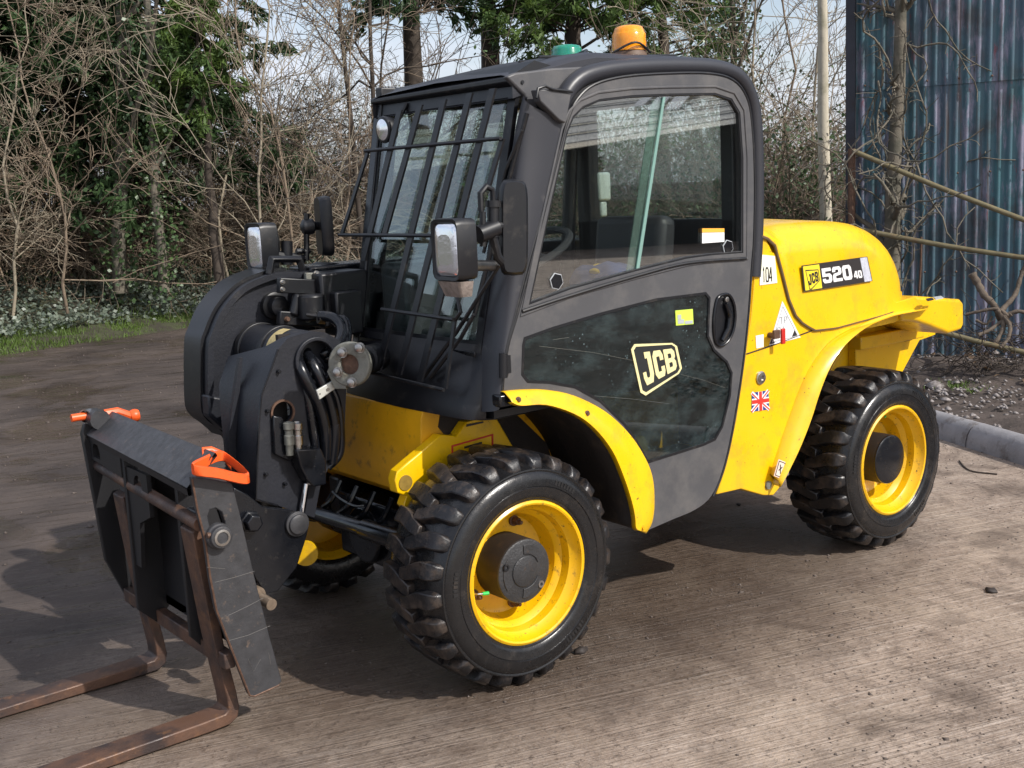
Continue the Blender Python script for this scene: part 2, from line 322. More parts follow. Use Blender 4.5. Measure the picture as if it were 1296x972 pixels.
def text(mb, s, q, u0, v0, u1, v1, wd, gap=.18, d=(.001, .002), slant=0):
    n = len(s); cw = (u1-u0)/(n+(n-1)*gap)
    for i, ch in enumerate(s):
        if ch not in GL: continue
        a = u0+i*cw*(1+gap)
        pts = [(a+x*cw+slant*(1-y)*cw, v0+y*(v1-v0)) for x, y in GL[ch]]
        ribbon(mb, pts, (wd*cw, wd*cw*1.15), q, *d)
def slab(mb, q, d0, d1, u0=0, v0=0, u1=1, v1=1):
    c = [(u0, v0), (u1, v0), (u1, v1), (u0, v1)]
    mb.add([q(u, v, d0) for u, v in c]+[q(u, v, d1) for u, v in c], [(0, 1, 2, 3), (7, 6, 5, 4), (0, 4, 5, 1), (1, 5, 6, 2), (2, 6, 7, 3), (3, 7, 4, 0)])
def pq(pts, y): return quadmap([U(a, b, 'y', y) for a, b in pts])

#=====================================================================  TELEHANDLER
T = empty('telehandler', (1.0, .78, 0), 'compact yellow and charcoal telescopic handler with forks parked on the yard', 'telehandler')
YD = .035        # plane of the door's outer skin
BODY = .05
# ---------------------------------------------------------------- wheels
HZ = .415
ZG = .026       # ground level
def wheel_master(front):
    c = (0 if front else 2.0375, 0, HZ); W = []
    cx = c[0]
    mb = MB(); prof = [(.232, -.006), (.240, -.001), (.238, .010), (.232, .022), (.216, .034), (.216, .27), (.232, .285), (.240, .30), (.230, .306), (.208, .28), (.200, .16), (.10, .158), (.10, .146), (.150, .146), (.166, .138), (.176, .118), (.181, .085), (.190, .074), (.198, .066), (.204, .036), (.212, .028), (.222, .010), (.226, -.003)]
    mb.lathe(prof, c, (0, 1, 0), 72, closed=True)
    wh = obj('wheel', mb, YW, T, smooth=28, org=c)
    mb = MB(); mb.lathe([(.237, .004), (.244, -.003), (.248, -.0035), (.250, -.006), (.262, -.010), (.285, -.014), (.287, -.012), (.289, -.0145), (.310, -.012), (.328, -.006), (.334, .000), (.339, -.002), (.343, -.001), (.345, .004), (.349, .014), (.355, .028), (.360, .045), (.363, .075), (.364, .15), (.363, .225), (.360, .255), (.355, .274), (.348, .292), (.333, .304), (.285, .316), (.250, .31), (.237, .300)], c, (0, 1, 0), 96, closed=True)
    tyre = obj('tyre', mb, SW, wh, smooth=35, org=c)
    # chevron lugs
    n = 25
    st = [(.003, .341, .349, .000, .048), (.008, .338, .362, .002, .058), (.018, .34, .378, .004, .074), (.032, .345, .386, .006, .080), (.075, .355, .389, .012, .078), (.100, .358, .390, .034, .078), (.135, .358, .390, .070, .070), (.180, .358, .389, .100, .056)]
    def lug(sg, ph):
        m = MB(); vs = []
        for (wd, r0, r1, a, h) in st:
            wy = wd if sg > 0 else .305-wd
            for (rr, aa) in ((r0, a-h*1.12), (r0, a+h*1.12), (r1, a+h*.86), (r1, a-h*.86)):
                t = aa+ph; vs.append((cx+rr*math.cos(t), wy, HZ+rr*math.sin(t)))
        k = len(st); fs = [(i*4+j, i*4+(j+1) % 4, i*4+4+(j+1) % 4, i*4+4+j) for i in range(k-1) for j in range(4)]
        fs += [(3, 2, 1, 0), (4*k-4, 4*k-3, 4*k-2, 4*k-1)]
        m.add(vs, fs); return m
    l1 = obj('tread_lug', lug(1, 0), LUGM, wh, smooth=50, org=c, bevel=.003, seg=1)
    l2 = obj('tread_lug', lug(-1, 0), LUGM, wh, smooth=50, org=c, bevel=.003, seg=1)
    ph0 = .11 if front else .05
    l1.rotation_euler = (0, ph0, 0); l2.rotation_euler = (0, ph0+PI/n, 0)
    for k in range(1, n):
        inst(l1, wh, l1.location, (0, ph0+2*PI*k/n, 0)); inst(l2, wh, l2.location, (0, ph0+PI/n+2*PI*k/n, 0))
    # hub
    yh = .0237 if front else .0211
    mb = MB(); mb.lathe([(.108, .16), (.108, yh+.012), (.105, yh+.004)], c, (0, 1, 0), 48)
    obj('hub', mb, HUBS, wh, org=None)
    mb = MB(); mb.lathe([(.1075, yh+.010), (.1065, yh+.002), (.100, yh-.001)], c, (0, 1, 0), 48)
    if front:
        mb.lathe([(.052, yh+.001), (.052, yh-.004), (.048, yh-.006)], c, (0, 1, 0), 32)
        for a0 in (.35, 2.45, 4.55):
            sec = []
            for a in np.linspace(a0, a0+1.25, 10):
                sec.append([(cx+rr*math.cos(a), yy, HZ+rr*math.sin(a)) for rr, yy in ((.058, yh), (.058, yh-.0045), (.09, yh-.0045), (.09, yh))])
            mb.loft(sec, closed=True); mb.add(sec[0], [(0, 1, 2, 3)]); mb.add(sec[-1], [(3, 2, 1, 0)])
    obj('hub_cap', mb, HUBM if front else BLKG, wh, bevel=.0015)
    if front:
        for a in (-.75, 2.75):
            mb = MB(); x, z = cx+.085*math.cos(a), HZ+.085*math.sin(a); mb.lathe([(.012, yh), (.012, yh-.008), (.006, yh-.008), (.005, yh-.003)], (x, 0, z), (0, 1, 0), 16); obj('bolt', mb, STEEL if a < 0 else BLK, wh)
    for k in range(5):
        a = 1.18+k*2*PI/5 + (0 if front else .45)
        x, z = cx+.148*math.cos(a), HZ+.148*math.sin(a)
        mb = MB(); mb.lathe([(.019, .146), (.019, .138), (.013, .137)], (x, 0, z), (0, 1, 0), 16); mb.lathe([(.0135, .14), (.0135, .118), (.011, .113)], (x, 0, z), (0, 1, 0), 6); mb.lathe([(.007, .12), (.007, .10), (.005, .098)], (x, 0, z), (0, 1, 0), 10)
        obj('wheel_nut', mb, RUSTB, wh, smooth=30)
    a = 3.35 if front else 1.6; x, z = cx+.190*math.cos(a), HZ+.190*math.sin(a)
    mb = MB(); mb.tube([(x, .07, z), (x-.012*math.cos(a), .05, z), (x-.03*math.cos(a), .045, z-.002)], .004, 8); v = obj('valve_stem', mb, STEEL, wh)
    mb = MB(); mb.tube([(x-.028*math.cos(a), .0455, z-.002), (x-.05*math.cos(a), .042, z-.004)], .006, 8); obj('valve_cap', mb, GSTEM, wh)
    # raised sidewall lettering blocks (moulded, unreadable)
    mb = MB()
    for a0, nn in ((.9, 7), (2.9, 6), (5.2, 7)):
        for k in range(nn):
            a = a0+k*.045; r0, r1 = .296, .312; hw = .014; yy = -.0145
            mb.add([(cx+rr*math.cos(t), y, HZ+rr*math.sin(t)) for y in (yy, yy+.006) for rr, t in ((r0, a-hw), (r0, a+hw), (r1, a+hw), (r1, a-hw))], [(0, 1, 2, 3), (0, 4, 5, 1), (1, 5, 6, 2), (2, 6, 7, 3), (3, 7, 4, 0)])
    tag(obj('moulded_marks', mb, RUB, wh), kind='stuff')
    return wh
def copy_tree(o, parent, loc, rot):
    c = o.copy(); COL.objects.link(c); c.parent = parent; c.location = loc; c.rotation_euler = rot
    for ch in o.children:
        d = ch.copy(); COL.objects.link(d); d.parent = c
    return c
wf = wheel_master(True); wr = wheel_master(False)
wf['label'] = 'near front wheel with mud on the tread'; wr['label'] = 'near rear wheel with wet black tyre'
tl = Vector((1.0, .78, 0))
copy_tree(wf, T, Vector((0, 1.56, HZ))-tl, (0, 0, PI)); copy_tree(wr, T, Vector((2.0375, 1.56, HZ))-tl, (0, 0, PI))

# ---------------------------------------------------------------- axle, chassis
mb = MB(); mb.cyl((0, .2, .415), (0, 1.36, .415), .062, 20); mb.box((-.13, .55, .30), (.14, 1.0, .54)); mb.cyl((-.16, .78, .415), (.16, .78, .415), .11, 20); mb.cyl((0, .3, .415), (0, .42, .415), .11, 18); mb.cyl((0, 1.14, .415), (0, 1.26, .415), .11, 18)
obj('front_axle', mb, BLKG, T, bevel=.01)
mb = MB(); mb.cyl((2.0375, .2, .415), (2.0375, 1.36, .415), .062, 20); mb.box((1.9, .55, .30), (2.18, 1.0, .54)); mb.cyl((2.0375, .3, .415), (2.0375, .42, .415), .11, 18); mb.cyl((2.0375, 1.14, .415), (2.0375, 1.26, .415), .11, 18)
obj('rear_axle', mb, BLKG, T, bevel=.01)
a, b = U(395, 648, 'x', -.22), U(508, 684, 'x', -.22)
mb = MB(); mb.cyl(a, b, .030, 18); mb.cyl(a+(b-a)*.62, b, .037, 18); mb.cyl(a+(a-b)*.3, a, .014, 12); obj('steering_cylinder', mb, BLKG, T, bevel=.003)
mb = MB()
for k in range(4):
    p0 = np.array([-.16, .55+.12*k, .60]); mb.tube(s2([p0, p0+(-.04, .01, -.07), p0+(-.05, .07, -.11), p0+(.0, .12, -.16)], 5), .010, 8)
obj('hydraulic_hose', mb, BLKG, T)
mb = MB(); mb.tube([tuple(p) for p in spl([U(421, 622, 'x', -.2), U(432, 632, 'x', -.2), U(448, 640, 'x', -.2), U(462, 640, 'x', -.2)], 6)], .005, 8); obj('steel_pipe', mb, BLKG, T)
# chassis nose (box with a wrapped lower edge), yellow
mb = MB(); cs = []
for x, z in [(-.125, .928), (-.135, .9), (-.15, .70), (-.14, .625), (-.11, .597), (-.05, .585), (1.3, .56), (1.3, .928)]: cs.append((x, z))
mb.plate(cs, [], .375, 1.14); obj('chassis', mb, YI, T, bevel=.006)
mb = MB(); mb.box((-.12, .42, .36), (1.6, .5, .585)); mb.box((-.12, 1.0, .36), (1.6, 1.08, .585)); mb.box((.2, .35, .38), (1.75, 1.15, .56)); obj('underframe', mb, BLK, T, bevel=.01)
# lifting-eye bracket in front of the near wheel
pp = [(500, 608), (503, 597), (518, 584), (540, 566), (558, 550), (578, 552), (590, 534), (627, 526), (650, 566), (700, 640), (600, 640), (560, 598), (553, 608), (543, 616), (528, 626), (517, 648), (511, 640), (515, 628), (503, 624)]
mb = MB(); mb.plate(XZ(pp, .33), [], .33, .375); br = obj('axle_bracket', mb, Y, T, bevel=.004)
mb = MB(); cc = U(513, 611, 'y', .33); mb.lathe([(.026, -.003), (.026, .002)], cc, (0, 1, 0), 24); obj('pin_end', mb, mat('dirty_brass', (.30, .19, .03), .6, vary=.4, vscale=40), br)
mb = MB(); q = pq([(571, 564), (624, 549), (624, 565), (571, 579)], .33); ribbon(mb, [(0.02, 0.05), (.98, .05), (.98, .95), (.02, .95)], (.035, .13), q, .001, .003, closed=True); obj('warning_outline_sticker', mb, REDP, br)
mb = MB(); ribbon(mb, [(.3, .45), (.72, .45)], (.1, .16), q, .001, .003); obj('arrow_print', mb, DECB, br)
mb = MB(); q = pq([(590, 537), (611, 533), (611, 535), (590, 540)], .33); slab(mb, q, .001, .004); obj('slot', mb, DECB, br)

# ---------------------------------------------------------------- cab door
dout = [(636, 494), (641, 444), (653, 400), (671, 330), (690, 262), (706, 200), (716, 160), (728, 129), (750, 107), (790, 96), (840, 92), (895, 92), (926, 100), (944, 122), (951, 155), (954, 226), (953, 300), (950, 340), (946, 400), (938, 470), (926, 545), (914, 596), (900, 628), (880, 645), (850, 658), (818, 672), (827, 635), (825, 600), (813, 574), (794, 547), (764, 520), (726, 501), (691, 494)]
dwin = [(671, 384), (694, 275), (718, 168), (726, 148), (738, 136), (759, 127), (800, 122), (846, 120), (905, 119), (926, 126), (936, 143), (940, 200), (940, 319), (900, 322), (870, 326), (805, 342), (722, 365)]
dlow = [(662, 437), (664, 428), (700, 415), (760, 397), (830, 379), (893, 371), (898, 377), (896, 425), (904, 443), (920, 458), (926, 472), (924, 500), (914, 540), (905, 556), (890, 563), (820, 585), (803, 555), (790, 537), (760, 508), (728, 490), (695, 484), (668, 483), (661, 474)]
DO = XZ(s2(dout[:26], 4)+dout[26:], YD); DW = XZ(dwin, YD); DL = XZ(dlow, YD)
mb = MB(); mb.plate(DO, [offset_loop(DW, .004), offset_loop(DL, .003)], YD, YD+.035); door = obj('door', mb, GREY, T, bevel=.0035)
# recessed step round the window, outer black seal, panes
ri = offset_loop(DW, .034)
mb = MB()
def rim(mb, lp, o0, o1, y0, y1):
    mb.plate(offset_loop(lp, o1), [offset_loop(lp, o0)], y0, y1)
rim(mb, DW, -.004, .008, YD+.002, YD+.02); obj('window_seal', mb, BLK, door, bevel=.002)
mb = MB(); rim(mb, DW, .022, .030, YD-.004, YD+.004); obj('window_moulding', mb, GREY, door, bevel=.002)
mb = MB(); rim(mb, DL, -.005, .004, YD-.0015, YD+.01); obj('lower_seal', mb, BLK, door)
mb = MB(); mb.plate(DW, [], YD+.010, YD+.015); obj('upper_glass', mb, GLD, door)
mb = MB(); mb.plate(DL, [], YD+.003, YD+.008); obj('lower_glass', mb, GLL, door)
mb = MB(); q = pq([(838, 123), (841, 123), (808, 340), (804, 341)], YD+.01); slab(mb, q, .001, .005)
obj('glass_edge_strip', mb, GLE, door)
mb = MB(); q = pq([(826, 125), (837, 124), (803, 341), (793, 344)], YD+.016); slab(mb, q, -.004, .0); obj('sliding_pane_edge', mb, glassmat('pane_edge', (.62, .76, .7), dens=.22, dm=.4, dirtc=(.4, .52, .48)), door)
for (px, py) in ((704, 356), (921, 313)):
    c = U(px, py, 'y', YD+.01); mb = MB(); mb.lathe([(.026, 0), (.026, -.004)], c, (0, 1, 0), 6); o = obj('window_catch', mb, BLKG, door)
    mb = MB(); mb.lathe([(.029, .001), (.029, -.0025), (.0262, -.003), (.0262, .001)], c, (0, 1, 0), 6, closed=True); obj('catch_ring', mb, GREYT, o)
# sill trim lines under the window
mb = MB(); a = [U(px, py, 'y', YD-.004) for px, py in ((661, 394), (722, 374), (806, 349), (870, 333), (944, 327))]; mb.tube([tuple(p) for p in spl(a, 5)], .006, 8); obj('sill_trim', mb, BLK, door)
mb = MB(); q = pq([(888, 289), (916, 289), (916, 306), (888, 308)], YD+.008); slab(mb, q, .001, .003, v0=.3); o = obj('window_sticker', mb, WHITE, door)
mb = MB(); slab(mb, q, .001, .003, v1=.28); obj('sticker_band', mb, mat('amber_print', (.85, .42, .05), .5), o)
mb = MB(); q = pq([(854, 393), (876, 391), (877, 410), (855, 412)], YD+.003); slab(mb, q, .001, .003); o = obj('safety_sticker', mb, GRNY, door)
mb = MB(); slab(mb, q, .003, .004, .1, .62, .45, .9); slab(mb, q, .003, .004, .5, .75, .95, .95); slab(mb, q, .003, .004, .1, .3, .3, .6); obj('sticker_print', mb, GREYT, o)
# JCB badge on the lower pane
q = pq([(797, 436), (855, 434), (863, 470), (812, 504)], YD+.003)
mb = MB(); slab(mb, q, .0005, .0015, .03, .03, .97, .97); logo = obj('badge_ground', mb, mat('badge_black', (.02, .022, .022), .4), door)
mb = MB(); ribbon(mb, [(.10, .02), (.9, .02), (.98, .12), (.98, .88), (.9, .97), (.10, .97), (.02, .88), (.02, .10)], .05, q, .0015, .003, closed=True); obj('badge_border', mb, CREAM, logo)
for i, ch in enumerate('JCB'):
    mb = MB(); a = [.155, .41, .655][i]; cw = .19
    obj('letter', glyph(ch, q, [.13, .40, .66][i], .17, [.37, .63, .90][i], .83, .0015, .003, .015), CREAM, logo, smooth=0)
for ln_ in ([(682, 438), (750, 446), (825, 461)], [(752, 501), (800, 505), (847, 511)], [(862, 474), (890, 481), (918, 491)], [(700, 430), (720, 427)]):
    mb = MB(); mb.tube([tuple(U(px, py, 'y', YD+.0025)) for px, py in ln_], .0004, 4); obj('scratch', mb, FLG, door)
# handle
hc = [(908, 374), (921, 371), (929, 385), (930, 408), (924, 428), (913, 439), (904, 434), (901, 412), (903, 388)]
mb = MB(); H = XZ(s2(hc, 5, True), YD); Hi = offset_loop(H, -.010)
mb.plate(H, [Hi], YD-.010, YD+.01); hd = obj('door_handle', mb, BLKG, door, bevel=.004)
mb = MB(); mb.plate(Hi, [], YD-.001, YD+.004); obj('handle_recess', mb, BLK, hd)
mb = MB(); mb.tube([tuple(U(px, py, 'y', YD-.012)) for px, py in ((919, 384), (924, 398), (922, 415), (914, 431))], [.008, .011, .011, .008], 10); obj('grip', mb, BLKG, hd)
mb = MB(); mb.lathe([(.010, .002), (.010, -.006), (.006, -.007)], U(919, 379, 'y', YD-.008), (0, 1, 0), 16); obj('lock_barrel', mb, STEEL, hd)
for (px, py0, py1) in ((641, 447, 478),):
    a, b = U(px-4, py0, 'y', .02), U(px-4, py1, 'y', .02); mb = MB(); mb.cyl(a, b, .014, 14); mb.box((a[0], .022, b[2]+.01), (a[0]+.03, .032, a[2]-.01)); obj('hinge', mb, BLK, door)

# ---------------------------------------------------------------- cab frame
WN = np.array([1, 0, -.19]); WP = np.array([-.08, 0, .93])          # windscreen plane
def W_(px, py, d=0): return UP(px, py, WP-np.array([d, 0, 0]), WN)
# near A pillar: rounded column lofted between windscreen edge and door seam
lft = [(662, 122), (652, 165), (641, 240), (628, 320), (616, 390), (606, 440), (600, 480), (598, 520)]
rgt = [(713, 150), (703, 200), (688, 262), (669, 330), (651, 400), (640, 444), (635, 494), (632, 518)]
rows = []
for (a, b) in zip(lft, rgt):
    p = W_(*a); qv = U(b[0], b[1], 'y', YD); zc = (p[2]+qv[2])/2
    corner = np.array([min(p[0], qv[0])-.012, YD-.002, zc]); row = [p+np.array([.06, .03, 0])]
    for t in np.linspace(0, 1, 11):
        row.append((1-t)**2*p+2*t*(1-t)*corner+t*t*qv)
    row.append(qv+np.array([.02, .06, 0])); rows.append(row)
R2 = []
for k in range(len(rows[0])): R2.append(spl([r[k] for r in rows], 4))
rows = [[R2[k][i] for k in range(len(R2))] for i in range(len(R2[0]))]
mb = MB(); mb.loft(rows, closed=True); ap = obj('front_pillar', mb, PIL, T, smooth=50)
# dark seam groove between pillar and door
mb = MB(); mb.tube([tuple(U(px, py, 'y', YD+.004)) for px, py in s2(rgt[:7], 4)], .0065, 8)
mb.tube([tuple(U(px, py, 'y', YD+.002)) for px, py in s2([(635, 494), (642, 440), (655, 395), (677, 312), (694, 245), (708, 190), (719, 150), (731, 125), (752, 107), (790, 97), (845, 93), (897, 93), (927, 101), (944, 122), (951, 155), (955, 226), (954, 300), (951, 340), (947, 400), (939, 470), (927, 545), (915, 596), (902, 628)], 4)], .0055, 8); obj('door_seal', mb, BLK, T)
# roof rail and rear pillar (rounded tube section)
path = [U(px, py, 'y', .068) for px, py in s2([(704, 158), (714, 122), (733, 100), (762, 90), (805, 85), (860, 83.5), (905, 86), (933, 97), (949, 123), (955, 160), (957, 226), (956, 300), (953, 350)], 4)]
mb = MB(); mb.tube([tuple(p) for p in path], .030, 14); obj('roof_rail', mb, PIL, T, smooth=60)
# corner flap over the pillar head
mb = MB(); mb.plate(XZ([(680, 113), (699, 113), (723, 118), (716, 156), (708, 152), (684, 128)], .015), [], .015, .05); fl = obj('corner_cover', mb, GREY, T, bevel=.004)
mb = MB(); mb.tube([tuple(U(px, py, 'y', .012)) for px, py in ((679, 124), (681, 112), (690, 109), (699, 113), (724, 116))], .005, 8); obj('cover_trim', mb, BLK, fl)
# roof: side cheek, skin, visor
def roofz(x): return 2.085 if x > .45 else 2.085-.085*((.45-x)/.37)**1.3
xs = [.09, .16, .25, .35, .45, .7, .95, 1.06, 1.13]; rows = []
for x in xs:
    zt = roofz(x) - (0 if x < 1.0 else (x-1.0)*.45); 
    rows.append([(x, .085, zt-.075), (x, .085, zt-.022), (x, .10, zt-.006), (x, .14, zt+.002), (x, .5, zt+.012), (x, .86, zt+.002), (x, .90, zt-.006), (x, .915, zt-.022), (x, .915, zt-.075)])
mb = MB(); mb.loft(rows); mb.loft([[r[0] for r in rows], [r[-1] for r in rows]]); rf = obj('roof', mb, PIL, T, smooth=40)
mb = MB()
for k in range(6): mb.tube([(.30+.02*k, .2+.13*k, roofz(.3)+.015), (.95, .2+.13*k, 2.098)], .005, 6)
obj('roof_rib', mb, BLK, rf)
# visor lip below/front of roof and its cheek
v = [W_(px, py, -.0) for px, py in ((641, 97), (470, 126))]
mb = MB(); P0 = U(646, 96, 'x', .09); P1 = U(469, 126, 'x', .09)
VO = ((0, 0, 0), (.0, 0, -.018), (.07, 0, -.055), (.15, 0, -.05), (.2, 0, .03), (.1, 0, .05)); mb.loft([[P0+np.array(o) for o in VO], [P1+np.array(o)*np.array([1, 1, .8]) for o in VO]], closed=True)
mb.add([P0+np.array(o) for o in VO], [(0, 1, 2, 3, 4, 5)]); mb.add([P1+np.array(o)*np.array([1, 1, .8]) for o in VO], [(0, 1, 2, 3, 4, 5)])
obj('visor', mb, BLK, T, bevel=.004)
mb = MB(); mb.plate(XZ([(641, 97), (652, 92), (700, 86), (745, 84), (712, 112), (690, 118), (672, 150), (664, 120)], .075), [], .075, .10); ck = obj('roof_cheek', mb, GREY, T, bevel=.006)
mb = MB(); mb.lathe([(.006, 0), (.006, -.003)], U(661, 104, 'y', .074), (0, 1, 0), 12); obj('rivet', mb, BLK, ck)
# windscreen and far pillar, seals
wc = [W_(662, 118), W_(606, 440), W_(452, 413), W_(503, 160)]
wc[3][1] = .895; wc[3][0] = WP[0]+.19*(wc[3][2]-.93); wc[2][1] = .895; wc[2][2] = wc[1][2]; wc[2][0] = WP[0]+.19*(wc[2][2]-.93)
wc[3][2] = wc[0][2] = 1.985; wc[3][2] = wc[0][2] = 1.955; wc[0][0] = wc[3][0] = WP[0]+.19*(1.955-.93); wc[0][1] = max(wc[0][1], .11)
q = quadmap([wc[0], wc[3], wc[2], wc[1]])
mb = MB(); slab(mb, q, -.005, 0); obj('windscreen', mb, GLW, T)
mb = MB(); ribbon(mb, [(.0, 0), (1, 0), (1, 1), (0, 1)], .05, q, -.012, .004, closed=True); obj('windscreen_seal', mb, BLK, T)
def wz(z, d=0): return WP[0]+.19*(z-.93)-d
mb = MB(); mb.loft([[(wz(z)+dx, y, z) for dx, y in ((-.012, .885), (-.012, .93), (.03, .955), (.09, .955), (.09, .91), (.03, .885))] for z in (.95, 1.3, 1.7, 2.0)], closed=True); obj('front_pillar', mb, BLKG, T, bevel=.005)
# lower front panel (black)
zb = wc[1][2]
mb = MB(); rows = []
for y, dx in ((.10, .05), (.125, .012), (.17, 0), (.5, -.012), (.85, 0), (.91, .012), (.93, .05)):
    rows.append([(wz(zb)+dx-.004, y, zb+.01), (wz(1.0)+dx-.016, y, 1.02), (-.115+dx, y, .96), (-.118+dx, y, .925), (-.08+dx, y, .918), (.1+dx, y, .918)])
mb.loft(rows); obj('front_lower_panel', mb, BLK, T, smooth=50, solid=.004)
mb = MB(); mb.box((wz(zb)-.018, .16, zb-.03), (wz(zb)+.0, .88, zb-.012)); obj('washer_rail', mb, BLKG, T, bevel=.003)
mb = MB(); mb.box((-.05, .08, .925), (1.12, .95, .95)); mb.box((.62, .075, .47), (1.1, .9, .60)); obj('cab_floor', mb, BLK, T)
# rear wall posts and sill, far side frame
mb = MB(); mb.box((1.10, .07, .95), (1.16, .13, 2.03)); mb.box((1.10, .86, .95), (1.16, .94, 2.03)); mb.box((1.10, .07, 1.96), (1.16, .94, 2.05)); mb.box((1.1, .07, .6), (1.16, .94, 1.50)); obj('rear_frame', mb, BLK, T, bevel=.006)
mb = MB(); mb.box((.12, .90, 1.96), (1.16, .94, 2.04)); mb.box((-.05, .90, .93), (1.16, .94, 1.22)); mb.tube([(1.0, .92, 1.2), (1.08, .92, 2.0)], .03, 8); obj('far_side_frame', mb, BLK, T, bevel=.006)
mb = MB(); mb.box((1.125, .13, 1.24), (1.131, .86, 1.96)); obj('rear_window', mb, GLD, T)
mb = MB(); mb.plate([(.0, 1.22), (1.1, 1.22), (1.1, 1.96), (.14, 1.96)], [], .915, .921); obj('far_side_window', mb, GLD, T)
# headlining, seat, wheel, console
mb = MB(); mb.box((.2, .12, 1.985), (1.1, .88, 2.0)); obj('headlining', mb, mat('headliner', (.05, .05, .05), .8), T)
mb = MB(); mb.box((.62, .28, 1.00), (1.0, .72, 1.12)); st_ = obj('seat', mb, SEATM, T, bevel=.04, seg=3)
mb = MB(); mb.box((.93, .30, 1.10), (1.03, .68, 1.52), (0, .12, 0)); obj('backrest', mb, SEATM, st_, bevel=.035, seg=3)
mb = MB(); mb.tube([(.12, .48, .95), (.39, .44, 1.40)], .03, 10); sc_ = obj('steering_column', mb, BLK, T)
Mx = Matrix.Rotation(R(-25), 4, 'Y'); cw_ = Vector((.40, .44, 1.42)); mb = MB(); ring = [tuple(cw_+Mx@Vector((.17*math.cos(a), .17*math.sin(a), 0))) for a in np.linspace(0, 2*PI, 29)]
mb.tube(ring, .014, 8, cap=False)
for a in (0.3, 2.4, 4.5): mb.tube([tuple(cw_), tuple(cw_+Mx@Vector((.17*math.cos(a), .17*math.sin(a), 0)))], .011, 6)
obj('steering_wheel', mb, SEATM, sc_)
mb = MB(); mb.box((.10, .2, 1.0), (.16, .85, 1.16)); mb.box((.05, .70, 1.0), (.5, .88, 1.40)); obj('dashboard', mb, SEATM, T, bevel=.02)
mb = MB(); mb.tube([(.5, .8, 1.1), (.52, .78, 1.34)], .012, 8); mb.lathe([(.004, 0), (.026, .02), (.026, .05), (.006, .07)], (.52, .78, 1.33), (0, 0, 1), 14); obj('joystick', mb, SEATM, T)
c = U(764, 236, 'y', .86); mb = MB(); mb.box((c[0]-.035, .85, c[2]-.06), (c[0]+.035, .875, c[2]+.06)); mb.box((c[0]-.02, .86, c[2]-.13), (c[0]+.02, .88, c[2]-.06)); obj('interior_mirror', mb, mat('pale_teal_plastic', (.42, .5, .48), .5), T, bevel=.01)
# soft things left in the cab
def blob(name, c, sz, m, seed, label, cat):
    r_ = np.random.default_rng(seed); bm = bmesh.new(); bmesh.ops.create_icosphere(bm, subdivisions=3, radius=1)
    V = np.array([v.co[:] for v in bm.verts]); K = r_.normal(size=(7, 3))*2.2; ph = r_.uniform(0, 6, 7); am = sum(np.sin(V@K[i]+ph[i]) for i in range(7))*.09
    V = V*(1+am)[:, None]*np.array(sz)+np.array(c); F = [tuple(v.index for v in f.verts) for f in bm.faces]; bm.free()
    b = MB(); b.add(V, F); o = obj(name, b, m, None, smooth=80); tag(o, label, cat); return o
blob('jacket', (.74, .36, 1.22), (.15, .15, .12), BLUEC, 3, 'crumpled blue jacket lying on the cab seat', 'jacket')
blob('glove', (.70, .36, 1.33), (.05, .045, .03), YELC, 4, 'yellow work glove on the blue jacket inside the cab', 'glove')

# ---------------------------------------------------------------- front mudguard
mo = s2([(637, 496), (660, 494), (691, 494), (726, 501), (764, 520), (794, 547), (813, 574), (825, 602), (828, 635), (825, 661), (817, 675)], 4)
mi = s2([(648, 509), (660, 513), (691, 512), (726, 523), (752, 541), (775, 570), (790, 604), (800, 635), (804, 655), (805, 667), (808, 671)], 4)
O_ = [U(a, b, 'y', .022) for a, b in mo]; I_ = [U(a, b, 'y', -.012) for a, b in mi]
mb = MB(); rows = [[o+np.array([0, .03, 0]) for o in O_], O_, [o*.92+i*.08+np.array([0, -.004, 0]) for o, i in zip(O_, I_)], [o*.3+i*.7+np.array([0, -.004, 0]) for o, i in zip(O_, I_)], I_, [i+np.array([-.0, .02, -.004]) for i in I_]]
mb.loft(rows); mg = obj('front_mudguard', mb, Y, T, smooth=40, solid=.003)
for k in (3, 14, 37):
    p = (O_[k]*.35+I_[k]*.65)+np.array([0, -.004, 0]); mb = MB(); mb.lathe([(.011, 0), (.011, -.003), (.006, -.004), (.006, -.009)], p, (0, 1, 0), 10); obj('mudguard_bolt', mb, YI if k > 20 else RUSTB, mg)
mb = MB(); L1 = [U(a, b, 'y', .0) for a, b in mi]; mb.loft([[p+np.array([0, y, .004]) for p in L1] for y in (.004, .12, .25, .375)]); obj('arch_liner', mb, INNER, T, smooth=60, solid=.006)
mb = MB(); mb.plate(XZ([(648, 509), (720, 520), (780, 580), (800, 640), (806, 672), (740, 690), (640, 560)], .0)+[], [], .372, .378) ; obj('arch_back_wall', mb, INNER, T)
p = U(650, 504, 'y', .01); mb = MB(); mb.box((p[0]-.05, .015, p[2]-.025), (p[0]+.035, .06, p[2]+.015)); obj('mudguard_stay', mb, BLKG, T, bevel=.006)

